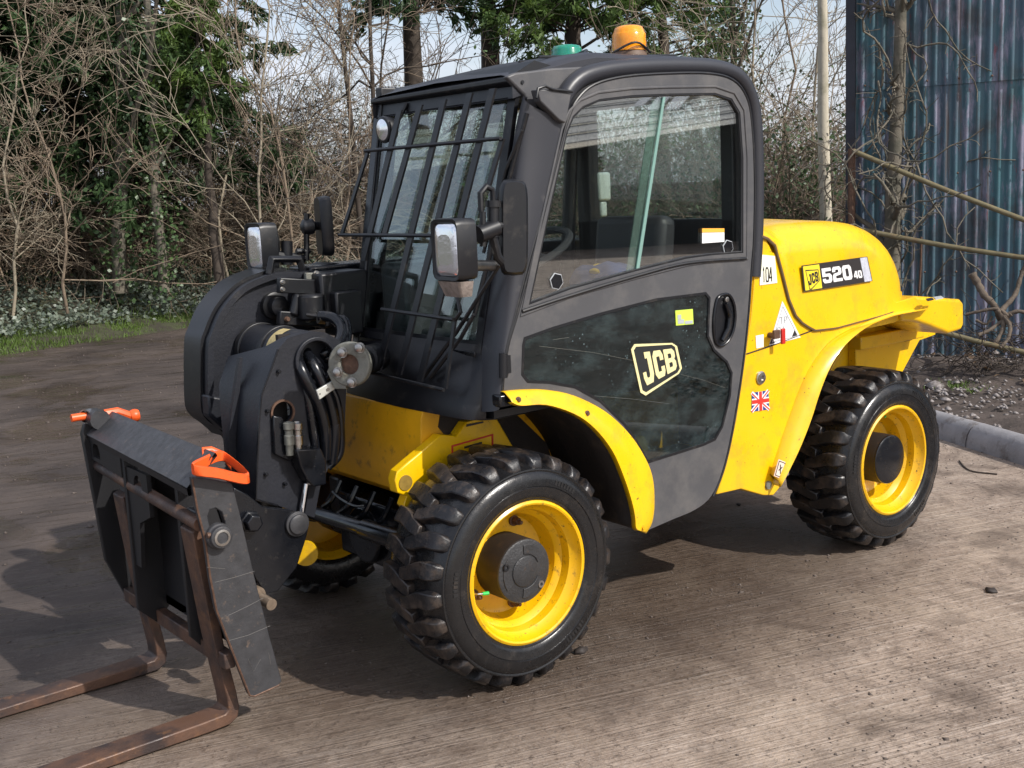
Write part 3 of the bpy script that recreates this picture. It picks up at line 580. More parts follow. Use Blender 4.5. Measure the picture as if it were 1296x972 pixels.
# ---------------------------------------------------------------- rear body, hood
bo = [(961, 284), (957, 330), (951, 400), (943, 455), (932, 530), (919, 590), (907, 626), (938, 619), (966, 627), (979, 627), (988, 616)]
lip = s2([(988, 616), (1010, 572), (1026, 532), (1038, 495), (1051, 464), (1069, 437), (1097, 414), (1128, 401), (1155, 395), (1172, 392)], 4)
cre = s2([(975, 600), (988, 560), (1002, 520), (1016, 484), (1032, 455), (1052, 432), (1080, 416), (1112, 405), (1145, 397), (1171, 390)], 4)
BO = XZ(bo, BODY)+XZ(cre, BODY)+[(2.26, 1.10), (2.12, 1.09), (2.06, 1.12), (1.95, 1.25), (1.8, 1.33), (1.3, 1.36)]
mb = MB(); mb.plate(BO, [], BODY, BODY+.02); body = obj('rear_body_panel', mb, Y, T, bevel=.004)
Lp = [U(a, b, 'y', .0) for a, b in lip]; Cr = [U(a, b, 'y', BODY) for a, b in cre]
mb = MB(); mb.loft([[p+np.array([0, .008, 0]) for p in Cr], Cr, [(c*.5+l*.5)+np.array([0, -.012, .003]) for c, l in zip(Cr, Lp)], Lp, [l+np.array([.004, .012, -.004]) for l in Lp]]); rg = obj('rear_mudguard', mb, Y, T, smooth=50, solid=.003)
mb = MB(); mb.loft([[l+np.array([.003+y*.12, y, .0+y*.0]) for l in Lp] for y in (.012, .12, .25, .36)]); obj('rear_arch_liner', mb, Y, T, smooth=60, solid=.004)
mb = MB(); mb.plate(XZ([(1036, 545), (1050, 470), (1075, 425), (1110, 402), (1150, 390), (1188, 390), (1184, 424), (1164, 431), (1143, 470), (1110, 545)], .372), [], .372, .39); iw = obj('inner_wing', mb, Y, T, bevel=.004)
mb = MB(); a, b = U(1076, 418, 'y', .36), U(1083, 470, 'y', .36); mb.box((a[0], .33, b[2]), (a[0]+.03, .372, a[2])); obj('wing_rib', mb, Y, iw, bevel=.004)
mb = MB(); a, b = U(1090, 404, 'y', .30), U(1170, 414, 'y', .30); mb.box((a[0], .30, b[2]-.05), (b[0], .36, b[2]+.01)); obj('wing_box', mb, Y, iw, bevel=.006)
# tank/sill box under the door's rear edge
mb = MB(); mb.plate(XZ([(919, 590), (907, 626), (938, 619), (966, 627), (979, 627), (988, 616), (975, 600), (945, 560)], BODY+.02), [], BODY+.021, .36); obj('lower_tank', mb, Y, T, bevel=.012)
# panel joint
mb = MB(); mb.tube([tuple(U(a, b, 'y', BODY-.001)) for a, b in ((945, 448), (975, 438), (1010, 425), (1029, 418))], .0028, 6); obj('panel_joint', mb, DECB, body)
# hood
TZ = []
for k_ in range(44):
    x_ = 1.14+1.14*math.sin(k_/43*PI/2)**1.0; u_ = max(0, (x_-1.20)/1.081); TZ.append((x_, 1.07+.384*math.sqrt(max(0, 1-u_**4.6))))
def seamz(x):
    sx = [1.14, 1.223, 1.27, 1.306, 1.356, 1.398, 1.43, 1.475, 1.545, 1.684, 2.109, 2.26]; sz = [1.432, 1.430, 1.415, 1.389, 1.264, 1.146, 1.105, 1.069, 1.036, 1.030, 1.054, 1.062]
    return float(np.interp(x, sx, sz))
def hoodrows(off, usez, x0=1.14):
    rows = []
    for x, z in TZ:
        if x < x0: continue
        k = min(1, max(0, (x-1.90)/.38)); yn = .05-off+.13*(1-math.sqrt(max(0, 1-k**2.8))); rr = min(.12+.05*k, max(.02, z-1.06)); zt = z+off
        zs = min(usez(x), zt-.01); row = [(x, yn, zs)]
        zc = max(zt-rr, zs)
        for t in np.linspace(.2, 1, 4): row.append((x, yn+.008*t, zs+(zc-zs)*t))
        for a in np.linspace(0, PI/2, 8)[1:]: row.append((x, yn+.008+rr-rr*math.cos(a), zc+(zt-zc)*math.sin(a)))
        row += [(x, .5, zt+.012), (x, .84-.1*k**2.6, zt), (x, .93-.1*k**2.6, zt-.09), (x, .93-.1*k**2.6, min(1.0, zt-.1))]; rows.append(row)
    return rows
mb = MB(); mb.loft(hoodrows(-.002, lambda x: 1.0)); obj('engine_cowl', mb, Y, T, smooth=60)
hr = hoodrows(.012, seamz, 1.2); mb = MB(); mb.loft(hr); mb.loft([[r[0] for r in hr], [(r[0][0], r[0][1]+.012, r[0][2]) for r in hr]]); mb.loft([hr[0], [(p[0], p[1]+.012, p[2]-.012) for p in hr[0]]]); hood = obj('engine_hood', mb, Y, T, smooth=60)
mb = MB(); pts = [r[0] for r in hr]; mb.tube([(p[0], p[1]+.007, p[2]-.002) for p in pts], .0065, 8)
pts = [(pts[0][0]-.004, hr[0][k][1], hr[0][k][2]) for k in range(0, len(hr[0])-1)]; mb.tube([(p[0], p[1]+.003, p[2]-.004) for p in pts], .006, 8); obj('hood_seal', mb, mat('seal_brown', (.13, .085, .045), .7), hood)
for px, py in ((1121, 331), (1124, 358)):
    mb = MB(); c = U(px, py, 'y', .085); mb.lathe([(.008, .02), (.008, -.008), (.004, -.01)], c, (0, 1, 0), 10); obj('hood_catch', mb, RUSTB, hood)
# decals
q = pq([(1013.8, 336.2), (1097, 324.6), (1103.6, 355.7), (1017.2, 369.3)], .036)
mb = MB(); slab(mb, q, .001, .003); pl = obj('model_plate', mb, DECB, hood)
mb = MB(); slab(mb, q, .003, .004, .015, .04, .25, .96); o = obj('plate_badge', mb, DECY, hood)
mb = MB(); ribbon(mb, [(.045, .2), (.225, .24), (.225, .66), (.10, .93), (.075, .93)], (.006, .035), q, .004, .005, closed=True); obj('plate_frame', mb, DECB, hood)
for i, ch in enumerate('JCB'): obj('plate_letter', glyph(ch, q, .07+.05*i, .36-.03*i, .112+.05*i, .78-.05*i, .004, .005), DECB, hood, smooth=0)
for ch, u_, w_, v_ in (('5', .275, .135, .22), ('2', .425, .135, .22), ('0', .575, .135, .22), ('4', .735, .058, .5), ('0', .80, .058, .5)): obj('number', glyph(ch, q, u_, v_, u_+w_, .80, .003, .0042), WHITE, hood, smooth=0)
mb = MB(); slab(mb, q, .003, .0045, .875, .02, .985, .98); obj('plate_panel', mb, mat('silver_print', (.62, .64, .72), .35, vary=.4, vscale=50), hood)
q = pq([(961, 322), (980, 324), (983, 358), (961, 361)], BODY); mb = MB(); slab(mb, q, .001, .003); o = obj('number_label', mb, mat('pale_yellow_vinyl', (.85, .84, .68), .5), body)
mb = MB(); text(mb, '104', q, .14, .42, .72, .92, .3, .25, (.003, .004)); obj('label_print', mb, DECB, o)
tri = XZ([(989.5, 381), (1012.5, 427), (973, 437)], BODY); mb = MB(); mb.plate(tri, [], BODY-.003, BODY-.001); o = obj('warning_triangle', mb, WHITE, body)
mb = MB(); rim(mb, tri, -.012, -.009, BODY-.0042, BODY-.003); q = pq([(982, 402), (1002, 399), (1003, 421), (980, 427)], BODY-.003); text(mb, 'TP', q, .25, .0, .7, .38, .16, .3, (.001, .002)); text(mb, 'S1', q, .1, .52, .6, .95, .16, .3, (.001, .002)); obj('triangle_print', mb, GREYT, o)
c = [U(1006, 417, 'y', BODY-.004), U(1009.5, 426, 'y', BODY-.004), U(1002, 427, 'y', BODY-.004)]; mb = MB(); mb.add(c, [(0, 1, 2)]); c = [U(977, 428, 'y', BODY-.004), U(981, 434, 'y', BODY-.004), U(974, 436, 'y', BODY-.004)]; mb.add(c, [(0, 1, 2)]); obj('triangle_corner', mb, DECB, o)
q = pq([(956, 425), (966, 423), (966, 439), (957, 441)], BODY); mb = MB(); slab(mb, q, .001, .002); obj('small_label', mb, WHITE, body)
c = U(973, 424, 'y', BODY); mb = MB(); mb.cyl(c, c+np.array([0, -.03, 0]), .011, 12); mb.box(c+np.array([-.018, -.042, -.012]), c+np.array([.018, -.03, .022])); ks = obj('battery_switch', mb, RUSTB, body, bevel=.003)
mb = MB(); mb.box(c+np.array([.018, -.05, -.035]), c+np.array([.04, -.04, .025])); obj('switch_key', mb, RED, ks, bevel=.003)
c = U(962, 478, 'y', BODY); mb = MB(); mb.lathe([(.026, 0), (.026, -.006), (.020, -.008), (.020, -.012), (.010, -.013), (.010, -.006)], c, (0, 1, 0), 24); obj('filler_cap', mb, STEEL, body)
q = pq([(951, 497), (972, 494), (973, 518), (951, 521)], BODY); mb = MB(); slab(mb, q, .001, .002); o = obj('flag_sticker', mb, BLUE, body)
mb = MB()
for k_, l_ in enumerate(([(0, 0), (1, 1)], [(1, 0), (0, 1)])): ribbon(mb, l_, (.16, .2), q, .0015, .0023+.0002*k_)
ribbon(mb, [(0, .5), (1, .5)], (.3, .34), q, .002, .0030); ribbon(mb, [(.5, 0), (.5, 1)], (.26, .3), q, .002, .0028); obj('flag_white', mb, WHITE, o)
mb = MB(); ribbon(mb, [(0, .5), (1, .5)], (.2, .2), q, .0031, .0038); ribbon(mb, [(.5, 0), (.5, 1)], (.16, .2), q, .0031, .0042)
for l_ in ([(0, .04), (.4, .44)], [(1, .0), (.6, .4)], [(.4, .6), (0, 1)], [(.6, .62), (1, 1)]): ribbon(mb, l_, (.06, .07), q, .0026, .0032)
obj('flag_red', mb, REDP, o)
q = pq([(984, 581), (994, 585), (988, 606), (978, 602)], .018); mb = MB(); slab(mb, q, .004, .006); o = obj('tie_down_sticker', mb, mat('pink_cream_vinyl', (.75, .6, .5), .5), rg)
mb = MB(); ribbon(mb, [(.12, .08), (.88, .08), (.88, .92), (.12, .92)], (.07, .04), q, .006, .007, closed=True); ribbon(mb, [(.35, .25), (.65, .75)], .08, q, .006, .007); ribbon(mb, [(.65, .35), (.35, .6)], .08, q, .006, .007); obj('sticker_print', mb, DECB, o)
c = U(973, 614, 'y', BODY-.006); mb = MB(); mb.lathe([(.016, .008), (.016, -.002)], c, (0, 1, 0), 20); obj('tie_down_hole', mb, FLG, body)
# counterweight
cwp = [(2.19, 1.0), (2.21, 1.09), (2.30, 1.098), (2.655, 1.050), (2.685, 1.03), (2.69, .93), (2.67, .905), (2.56, .90), (2.40, .955), (2.30, .985)]
mb = MB(); mb.plate(cwp, [], .07, 1.50); cwt = obj('counterweight', mb, Y, T, bevel=.036, seg=5, smooth=60)
mb = MB(); c = (2.28, .22, 1.096); mb.lathe([(.075, 0), (.075, .014), (.06, .018), (.055, .004)], c, (-.02, 0, 1), 24); obj('cowl_foot', mb, Y, cwt)
q = quadmap([U(a, b, 'z', 1.085) for a, b in ((1171, 379), (1191, 376), (1194, 378), (1174, 382))]); mb = MB(); slab(mb, q, .001, .006, .5, 0, 1, 1); obj('small_plate', mb, GREYT, cwt); mb = MB(); slab(mb, q, .001, .006, 0, .2, .4, .9); obj('slot', mb, DECB, cwt)
c = U(1146, 428, 'y', .34); mb = MB(); mb.box(c+np.array([-.03, -.02, -.012]), c+np.array([.03, .02, .018])); obj('rear_bracket', mb, RUSTB, T, bevel=.004)

# ---------------------------------------------------------------- beacons
def beacon(name, x, y, z, r, h, m, base):
    mb = MB(); mb.lathe([(r*1.05, -.012), (r*1.05, .0), (r*.98, .012), (r*.9, .022)], (x, y, z), (0, 0, 1), 32); b = obj(name, mb, base, T)
    pr = [(r*.99, .018), (r*1.0, .03), (r*.98, .035), (r*1.0, .045), (r*.97, .055), (r*.98, .075)]+[(r*(.97-.02*k), .075+(h-.095)*k/4) for k in range(1, 5)]+[(r*.80, h-.006), (r*.55, h), (r*.1, h+.002)]
    if h < .09: pr = [(r*.99, .01), (r*1.0, .03), (r*.96, .034), (r*.96, .045), (r*.93, h-.014), (r*.85, h-.005), (r*.5, h), (.002, h+.001)]
    mb = MB(); mb.lathe(pr, (x, y, z), (0, 0, 1), 32); obj('lens', mb, m, b, smooth=60)
beacon('orange_beacon', .735, .22, 2.09, .061, .105, ORL, mat('beacon_base_brown', (.12, .075, .05), .6))
beacon('green_beacon', .66, .47, 2.095, .058, .062, GRL, BLK)
mb = MB(); mb.tube(s2([(.5, .2, 2.09), (.6, .3, 2.115), (.62, .42, 2.10)], 5), .006, 6); mb.tube(s2([(.79, .17, 2.1), (.70, .15, 2.13), (.64, .2, 2.1)], 5), .004, 6); obj('beacon_cable', mb, BLK, T)
c = np.array([0.0, .716, 1.875]); c = U(486, 164, 'x', .02); mb = MB(); ax = np.array([-1, -.0, -.05]); mb.lathe([(.015, -.05), (.04, -.035), (.048, 0), (.046, .006), (.040, .008)], c, ax, 24); wl = obj('work_lamp', mb, BLK, T)
mb = MB(); mb.lathe([(.043, .006), (.025, .012), (.001, .014)], c, ax, 24); obj('lamp_lens', mb, LENSW, wl)
mb = MB(); mb.tube([c+np.array([.03, 0, 0]), c+np.array([.07, -.01, .05]), c+np.array([.09, -.02, .09])], .008, 8); obj('lamp_stay', mb, BLK, wl)

# ---------------------------------------------------------------- windscreen guard
GP = np.array([-.145, 0, 1.02]); GN = np.array([1, 0, -.192])
def G(px, py): return UP(px, py, GP, GN)
gd = None
def gbar(a, b, w=.031, t=.008, name='guard_bar'):
    global gd
    p, q_ = G(*a), G(*b); mb = MB(); sx = np.array([0, w/2, 0]); sn = np.array([t/2, 0, 0])
    mb.add([p-sx-sn, p+sx-sn, p+sx+sn, p-sx+sn, q_-sx-sn, q_+sx-sn, q_+sx+sn, q_-sx+sn], [(0, 1, 2, 3), (4, 7, 6, 5), (0, 4, 5, 1), (1, 5, 6, 2), (2, 6, 7, 3), (3, 7, 4, 0)])
    if gd is None: gd = obj('windscreen_guard', mb, BLK, T); return
    obj(name, mb, BLK, gd)
def grod(a, b):
    mb = MB(); mb.cyl(G(*a)+np.array([-.01, 0, 0]), G(*b)+np.array([-.01, 0, 0]), .0065, 8); obj('guard_rod', mb, BLK, gd)
gbar((624, 112), (531, 483)); gbar((595, 118), (505, 474)); gbar((562, 126), (479, 469)); gbar((532, 133), (487, 296))
gbar((506, 140), (460, 330)); gbar((636, 176), (617, 240), .02); gbar((466, 191), (433, 296), .02); gbar((576, 403), (564, 492), .014)
grod((465, 191), (637, 175)); grod((432, 297), (560, 298)); grod((486, 391), (577, 404)); grod((471, 471), (565, 493))
mb = MB(); mb.tube([G(578, 372), G(583, 395), G(576, 405)], .007, 8); obj('guard_rod', mb, BLK, gd)
# wipers
for pts in (((536, 478), (578, 420), (632, 335)), ((545, 478), (583, 428), (600, 398))):
    mb = MB(); mb.tube([W_(px, py, .045) for px, py in pts], .007, 8); obj('wiper_arm', mb, BLK, T)
mb = MB(); mb.tube([W_(px, py, .02) for px, py in ((667, 143), (650, 205), (628, 290), (600, 400))], .008, 8); wb = obj('wiper_blade', mb, BLK, T)
mb = MB(); mb.tube([W_(px, py, .03) for px, py in ((661, 165), (640, 215), (612, 320))], .006, 8); obj('blade_spine', mb, BLK, wb)

# ---------------------------------------------------------------- headlamps and mirrors
def lamp(cx, cy, cz, near):
    hw, hh, dp = .066, .088, .070
    def sq(s, x, r=.02, top=1.0):
        o = []
        for (sx, sz) in ((1, 1), (-1, 1), (-1, -1), (1, -1)):
            for t in (0, .5, 1):
                a = {(1, 1): 0, (-1, 1): PI/2, (-1, -1): PI, (1, -1): 3*PI/2}[(sx, sz)]+t*PI/2
                o.append((x, cy+(sx*(hw*s-r)+r*math.cos(a)), cz+sz*(hh*s*top-r)+r*math.sin(a)))
        return o
    mb = MB(); rows = [sq(.86, cx+.004), sq(.90, cx-.006), sq(1.0, cx-.008), sq(1.03, cx+.01), sq(1.0, cx+.06), sq(.8, cx+dp), sq(.5, cx+dp+.015)]
    mb.loft(rows, closed=True); mb.add(rows[-1], [tuple(range(12))]); mb.add(rows[0], [tuple(range(11, -1, -1))])
    o = obj('headlamp', mb, BLK, T, smooth=45)
    mb = MB(); rows = [sq(.86, cx-.001), sq(.80, cx-.005), sq(.66, cx-.0075), sq(.5, cx-.009)]; mb.loft(rows, closed=True); mb.add(rows[-1], [tuple(range(11, -1, -1))]); obj('lamp_lens', mb, LENSW, o, smooth=60)
    mb = MB(); mb.loft([[(cx+x, cy+y, cz-hh-.004+z) for x, y, z in ((-.004, -.055, 0), (-.004, .055, 0), (.05, .06, 0), (.05, -.06, 0))], [(cx+x, cy+y, cz-hh-.05+z) for x, y, z in ((.012, -.042, 0), (.012, .042, 0), (.05, .048, 0), (.05, -.048, 0))]], closed=True)
    mb.add([(cx+x, cy+y, cz-hh-.05) for x, y in ((.012, -.042), (.012, .042), (.05, .048), (.05, -.048))], [(0, 1, 2, 3)]); obj('indicator', mb, LENSI, o, bevel=.006)
    return o
la = lamp(-.30, -.065, 1.484, True)
lb = lamp(-.30, 1.175, 1.478, False)
# near bracket, tube and mirror
mb = MB(); mb.cyl((-.20, -.03, 1.43), (-.04, .06, 1.415), .017, 14); mb.tube([(-.2, -.03, 1.43), (-.21, -.03, 1.50)], .012, 10); obj('lamp_bracket', mb, STEEL, T)
c0 = U(612, 282, 'y', -.08); c1 = U(637, 287, 'y', -.06)
def Q(px, py, y=-.06): return U(px, py, 'y', y)
mb = MB(); mb.tube([Q(609, 268), Q(608, 245), Q(615, 236), Q(623, 240), Q(624, 255)], .0095, 10); mb.cyl(Q(624, 258), Q(624, 300), .018, 14); mb.cyl(Q(624, 254), Q(624, 262), .024, 14); mb.cyl(Q(605, 297), Q(628, 288), .027, 16); mb.cyl(Q(611, 268), Q(611, 312), .010, 10); mb.cyl(Q(622, 288), Q(640, 285), .013, 10); mb.tube([Q(624, 300), Q(630, 325), Q(640, 335)], .014, 10); obj('mirror_arm', mb, BLK, T)
def mirror(c, w, h, t, rot, dish):
    M = Euler(rot).to_matrix(); c = Vector(c); mb = MB(); rows = []
    for (s, x) in ((.80, -.5), (.97, -.28), (1, .15), (.98, .42), (.90, .5)):
        rw = []
        for k in range(20):
            a = 2*PI*k/20; ca, sa = math.cos(a), math.sin(a); e = .38; yy = w/2*s*math.copysign(abs(ca)**e, ca); zz = h/2*(s if s > .9 else .93)*math.copysign(abs(sa)**e, sa); rw.append(tuple(c+M@Vector((x*t, yy, zz))))
        rows.append(rw)
    mb.loft(rows, closed=True); mb.add(rows[0], [tuple(range(20))]); mb.add(rows[-1], [tuple(range(19, -1, -1))]); o = obj('mirror', mb, BLK, T, smooth=50)
    mb = MB(); mb.add([tuple(c+M@Vector((t*.51, .86*w/2*math.copysign(abs(math.cos(a))**.38, math.cos(a)), .93*h/2*math.copysign(abs(math.sin(a))**.38, math.sin(a))))) for a in np.linspace(0, 2*PI, 20, endpoint=False)], [tuple(range(20))]); obj('mirror_glass', mb, CHROME, o)
c = U(650, 288, 'y', -.07); mirror(c, .088, .29, .04, (R(3), R(2), R(62)), 0)
c = U(410, 286, 'y', 1.13); mirror(c, .15, .23, .045, (0, 0, R(-18)), 0)
mb = MB(); F = lambda px, py: U(px, py, 'y', 1.13); mb.tube([F(388, 330), F(388, 300), F(388, 270)], .011, 8); mb.lathe([(.01, -.03), (.028, -.02), (.032, 0), (.028, .02), (.01, .03)], F(390, 287), (1, -.3, 0), 16); mb.cyl(F(388, 285), F(404, 286), .016, 10); mb.cyl(F(363, 335), F(363, 305), .022, 12); mb.cyl(F(375, 318), F(392, 318), .010, 8); mb.cyl(F(345, 322), F(385, 328), .016, 8); obj('mirror_arm', mb, BLK, T)

# ---------------------------------------------------------------- boom
def bolt(p, r, m, par, ax=(0, 1, 0), h=.012):
    mb = MB(); mb.lathe([(r*1.3, 0), (r*1.3, -.003), (r, -.003), (r, -h), (r*.8, -h-.002)], p, ax, 6 if r > .008 else 10); return obj('bolt', mb, m, par, smooth=25)
NY = 1.03
outer = [(395, 342), (378, 344), (355, 344), (332, 350), (304, 364), (280, 391), (267, 420), (262, 440), (262, 505), (266, 526), (283, 540), (296, 552)]
inner = [(330, 600), (352, 560), (362, 500), (372, 450), (385, 420), (450, 405), (470, 340)]
OU = XZ(s2(outer, 4), NY); IN = XZ(inner, NY)
prof = OU+IN+[(-.05, 1.405)]
mb = MB(); mb.plate(prof, [], NY+.012, 1.17); boom = obj('boom', mb, BOOM, T, bevel=.006)
# flange skin following the curved back
mb = MB(); ou = np.array(OU); nn = np.gradient(ou, axis=0); nn = np.stack([nn[:, 1], -nn[:, 0]], 1); nn /= np.linalg.norm(nn, axis=1)[:, None]
if nn[0][1] < 0: nn = -nn
ino = ou-nn*.022
rows = [[(p[0], y, p[1]) for p in lp] for lp, y in ((ino, NY+.012), (ino, NY-.012), (ou, NY-.012), (ou, 1.175), (ino, 1.175))]
mb.loft(rows); obj('boom_skin', mb, BOOM, boom, smooth=45)
mb = MB(); k0, k1 = 6, len(ou)
rows = [[(p[0]+n_[0]*o, y, p[1]+n_[1]*o) for p, n_ in zip(ou[k0:k1], nn[k0:k1])] for o, y in ((0, 1.06), (.012, 1.06), (.014, 1.20), (0, 1.20))]; mb.loft(rows); obj('wear_strip', mb, BLK, boom, smooth=45)
mb = MB(); mb.box((-.16, NY, 1.14), (1.9, NY+.17, 1.398)); mb.box((.5, NY-.02, 1.12), (1.9, NY+.19, 1.42)); obj('boom_arm', mb, BLKG, boom, bevel=.01)
mb = MB(); mb.box((1.7, NY-.05, .9), (2.05, NY, 1.46)); mb.box((1.7, NY+.19, .9), (2.05, NY+.24, 1.46)); obj('boom_pivot', mb, Y, T, bevel=.01)
mb = MB(); c = U(347, 387, 'y', NY); mb.lathe([(.050, .02), (.050, -.012), (.040, -.016), (.034, -.016), (.034, -.05), (.028, -.054)], c, (0, 1, 0), 28); obj('pivot_boss', mb, BLK, boom)
# cross tube and head box
tc_ = U(393, 452, 'y', .64); rt = .088
mb = MB(); mb.tube([(tc_[0], .66, tc_[2]), (tc_[0], 1.06, tc_[2])], rt, 36); ct = obj('cross_tube', mb, BOOM, T, smooth=50)
for yy in (.83, 1.0): mb = MB(); mb.lathe([(rt+.008, .0), (rt+.008, .03)], (tc_[0], yy, tc_[2]), (0, 1, 0), 36); obj('tube_collar', mb, BLK, ct, bevel=.003)
mb = MB(); rows = []
for a in np.linspace(1.7, 2.75, 8): rows.append([(tc_[0]+(rt+.0015)*math.cos(a), y, tc_[2]+(rt+.0015)*math.sin(a)) for y in (.745, .80)])
mb.loft(rows); obj('tape_band', mb, TAPE, ct, smooth=60)
ne = [(364, 428), (352, 442), (345, 462), (331, 500), (328, 532), (326, 580), (324, 632), (352, 640), (398, 655), (406, 612), (426, 572), (436, 548), (438, 500), (440, 456), (428, 430), (412, 421), (395, 420), (380, 423)]
NE = XZ(ne, .62); cfar = [.66, .72, .96, .95, .92, .88, .84, .84, .84, .86, .9, .95, 1.0, .7, .66, .66, .66, .66]
hc_ = U(399, 456, 'y', .62); HL = [(hc_[0]+.066*math.cos(a), hc_[2]+.066*math.sin(a)) for a in np.linspace(0, 2*PI, 24, endpoint=False)]
h2 = U(357, 522, 'y', .62); H2 = [(h2[0]+.037*math.cos(a), h2[2]+.037*math.sin(a)) for a in np.linspace(0, 2*PI, 18, endpoint=False)]
mb = MB(); mb.plate(NE, [HL, H2], .62, .635); mb.loft([[(x, .635, z) for x, z in NE]+[(NE[0][0], .635, NE[0][1])], [(x, yf, z) for (x, z), yf in zip(NE, cfar)]+[(NE[0][0], cfar[0], NE[0][1])]]); bh = obj('boom_head', mb, BOOM, T, smooth=40)
mb = MB(); mb.tube([(x, .621, z) for x, z in NE[1:8]], .0045, 6); obj('weld_bead', mb, BLKG, bh)
for px, py in ((338, 520), (336, 600), (360, 612), (352, 470)): bolt(U(px, py, 'y', .619), .006, BLKG, bh)
mb = MB(); mb.lathe([(.066, .0), (.080, .0), (.080, -.014), (.066, -.014)], (hc_[0], .62, hc_[2]), (0, 1, 0), 32, closed=True); obj('hose_port_rim', mb, BOOM, bh, bevel=.003)
mb = MB(); mb.lathe([(.037, .0), (.044, .0), (.044, -.008), (.037, -.008)], (h2[0], .62, h2[2]), (0, 1, 0), 28, closed=True); obj('rusty_rim', mb, RUSTB, bh)
mb = MB(); mb.box((hc_[0]-.09, .70, hc_[2]-.09), (hc_[0]+.09, .72, hc_[2]+.09)); mb.box((h2[0]-.05, .68, h2[2]-.05), (h2[0]+.05, .69, h2[2]+.05)); obj('inner_web', mb, INNER, bh)
mb = MB(); mb.plate(XZ([(300, 452), (304, 452), (295, 560), (300, 600), (296, 606), (285, 560)], .80), [], .78, .80); obj('gusset', mb, BOOM, bh)
# lower shell edge of the far curved piece
mb = MB(); mb.plate(XZ([(262, 500), (290, 505), (300, 548), (283, 545), (264, 527)], NY-.02), [], NY-.03, 1.18); obj('lower_shell', mb, BOOM, boom, bevel=.008)
# bits on top
B_ = lambda px, py, y=.93: U(px, py, 'y', y)
mb = MB(); a, b = B_(345, 328, 1.04), B_(383, 350, 1.04); rr = [B_(341, 348, 1.04), B_(344, 328, 1.04), B_(379, 328, 1.04), B_(385, 350, 1.04)]; mb.tube(rr, .018, 4); mb.box(B_(345, 345, 1.04), B_(372, 352, 1.04)+np.array([0, .1, 0])); obj('top_bracket', mb, BLK, boom, bevel=.004)
def plank(p0, p1, w, t, name, m, par=None, **k):
    p0, p1 = Vector(p0), Vector(p1); d = (p1-p0); Lh = d.length; d.normalize(); nrm = Vector((0, 1, 0)); up = d.cross(nrm).normalized()
    mb = MB(); vs = [p0+d*a*Lh+up*b*w/2+nrm*c_*t/2 for a in (0, 1) for b in (-1, 1) for c_ in (-1, 1)]
    mb.add(vs, [(0, 1, 3, 2), (4, 6, 7, 5), (0, 4, 5, 1), (2, 3, 7, 6), (0, 2, 6, 4), (1, 5, 7, 3)]); return obj(name, mb, m, par or T, bevel=.004, **k)
l1_ = plank(B_(352, 361), B_(413, 364), .055, .03, 'link_plate', BLK, boom); l2_ = plank(B_(352, 402), B_(408, 405), .05, .03, 'link_plate', BLK, boom)
for px, py in ((357, 357), (357, 366)): bolt(B_(px, py, .913), .007, STEEL, l1_)
for px, py in ((363, 404), (389, 405)): bolt(B_(px, py, .913), .008, STEEL if px > 370 else RUSTB, l2_)
plank(B_(386, 352, .95), B_(412, 352, .95), .04, .02, 'steel_tab', FLG, boom); bolt(B_(400, 346, .93), .009, STEEL, boom)
bolt(B_(417, 356, .93), .008, RUSTB, boom); mb = MB(); mb.tube(s2([B_(412, 360), B_(421, 362), B_(424, 372)], 4), .004, 6); obj('wire', mb, BLK, boom)
mb = MB(); a = U(414, 369, 'y', .90); b = U(454, 420, 'y', .90); mb.box((a[0], .84, b[2]), (b[0]-.01, .97, a[2])); obj('hose_housing', mb, BLK, boom, bevel=.008)
mb = MB(); mb.box((-.20, .88, 1.18), (.0, 1.02, 1.38)); mb.cyl(B_(377, 372, .92), B_(371, 400, .92), .018, 12); mb.cyl(B_(393, 372, .9), B_(395, 405, .9), .05, 16); obj('valve_block', mb, BLK, boom, bevel=.01)
# hoses
def hose(pts, y, r, m=BLKG, par=None):
    P_ = [U(p[0], p[1], 'y', p[2] if len(p) > 2 else y) for p in pts]; mb = MB(); mb.tube([tuple(p) for p in spl(P_, 6)], r, 10); return obj('hose', mb, m, par or T, smooth=60)
hose([(405, 400, .80), (420, 402, .76), (431, 412, .72), (430, 430, .68), (414, 446, .66), (398, 450, .7)], .7, .020)
hose([(424, 404, .80), (436, 406, .76), (439, 424, .72), (434, 440, .68), (418, 452, .66), (400, 455, .7)], .7, .018)
hose([(372, 445, .69), (380, 465, .62), (392, 490, .60), (404, 512, .60), (412, 545, .60), (412, 580, .62)], .6, .021)
hose([(385, 440, .69), (397, 462, .62), (408, 485, .60), (418, 510, .60), (424, 545, .60), (420, 585, .62)], .6, .019)
hose([(378, 450, .69), (384, 480, .64), (392, 515, .62), (398, 560, .62), (402, 590, .64)], .6, .017)
hose([(398, 450, .7), (412, 480, .63), (426, 505, .61), (432, 545, .61), (430, 575, .62), (415, 592, .63)], .6, .013)
a = U(388, 398, 'y', .86); b = U(412, 402, 'y', .82); mb = MB(); mb.cyl(a, b, .008, 8); obj('hose_tail', mb, BLK, T)
c = U(407, 402, 'y', .80); mb = MB(); mb.lathe([(.023, -.012), (.023, .012)], c, (1, -.2, -.2), 12); obj('hose_clip', mb, STEEL, T)
q = pq([(400, 494), (424, 480), (428, 489), (404, 506)], .575); mb = MB(); slab(mb, q, -.006, .003); cl = obj('hose_clamp', mb, mat('zinc_white', (.6, .6, .55), .4, metal=.4), T, bevel=.002)
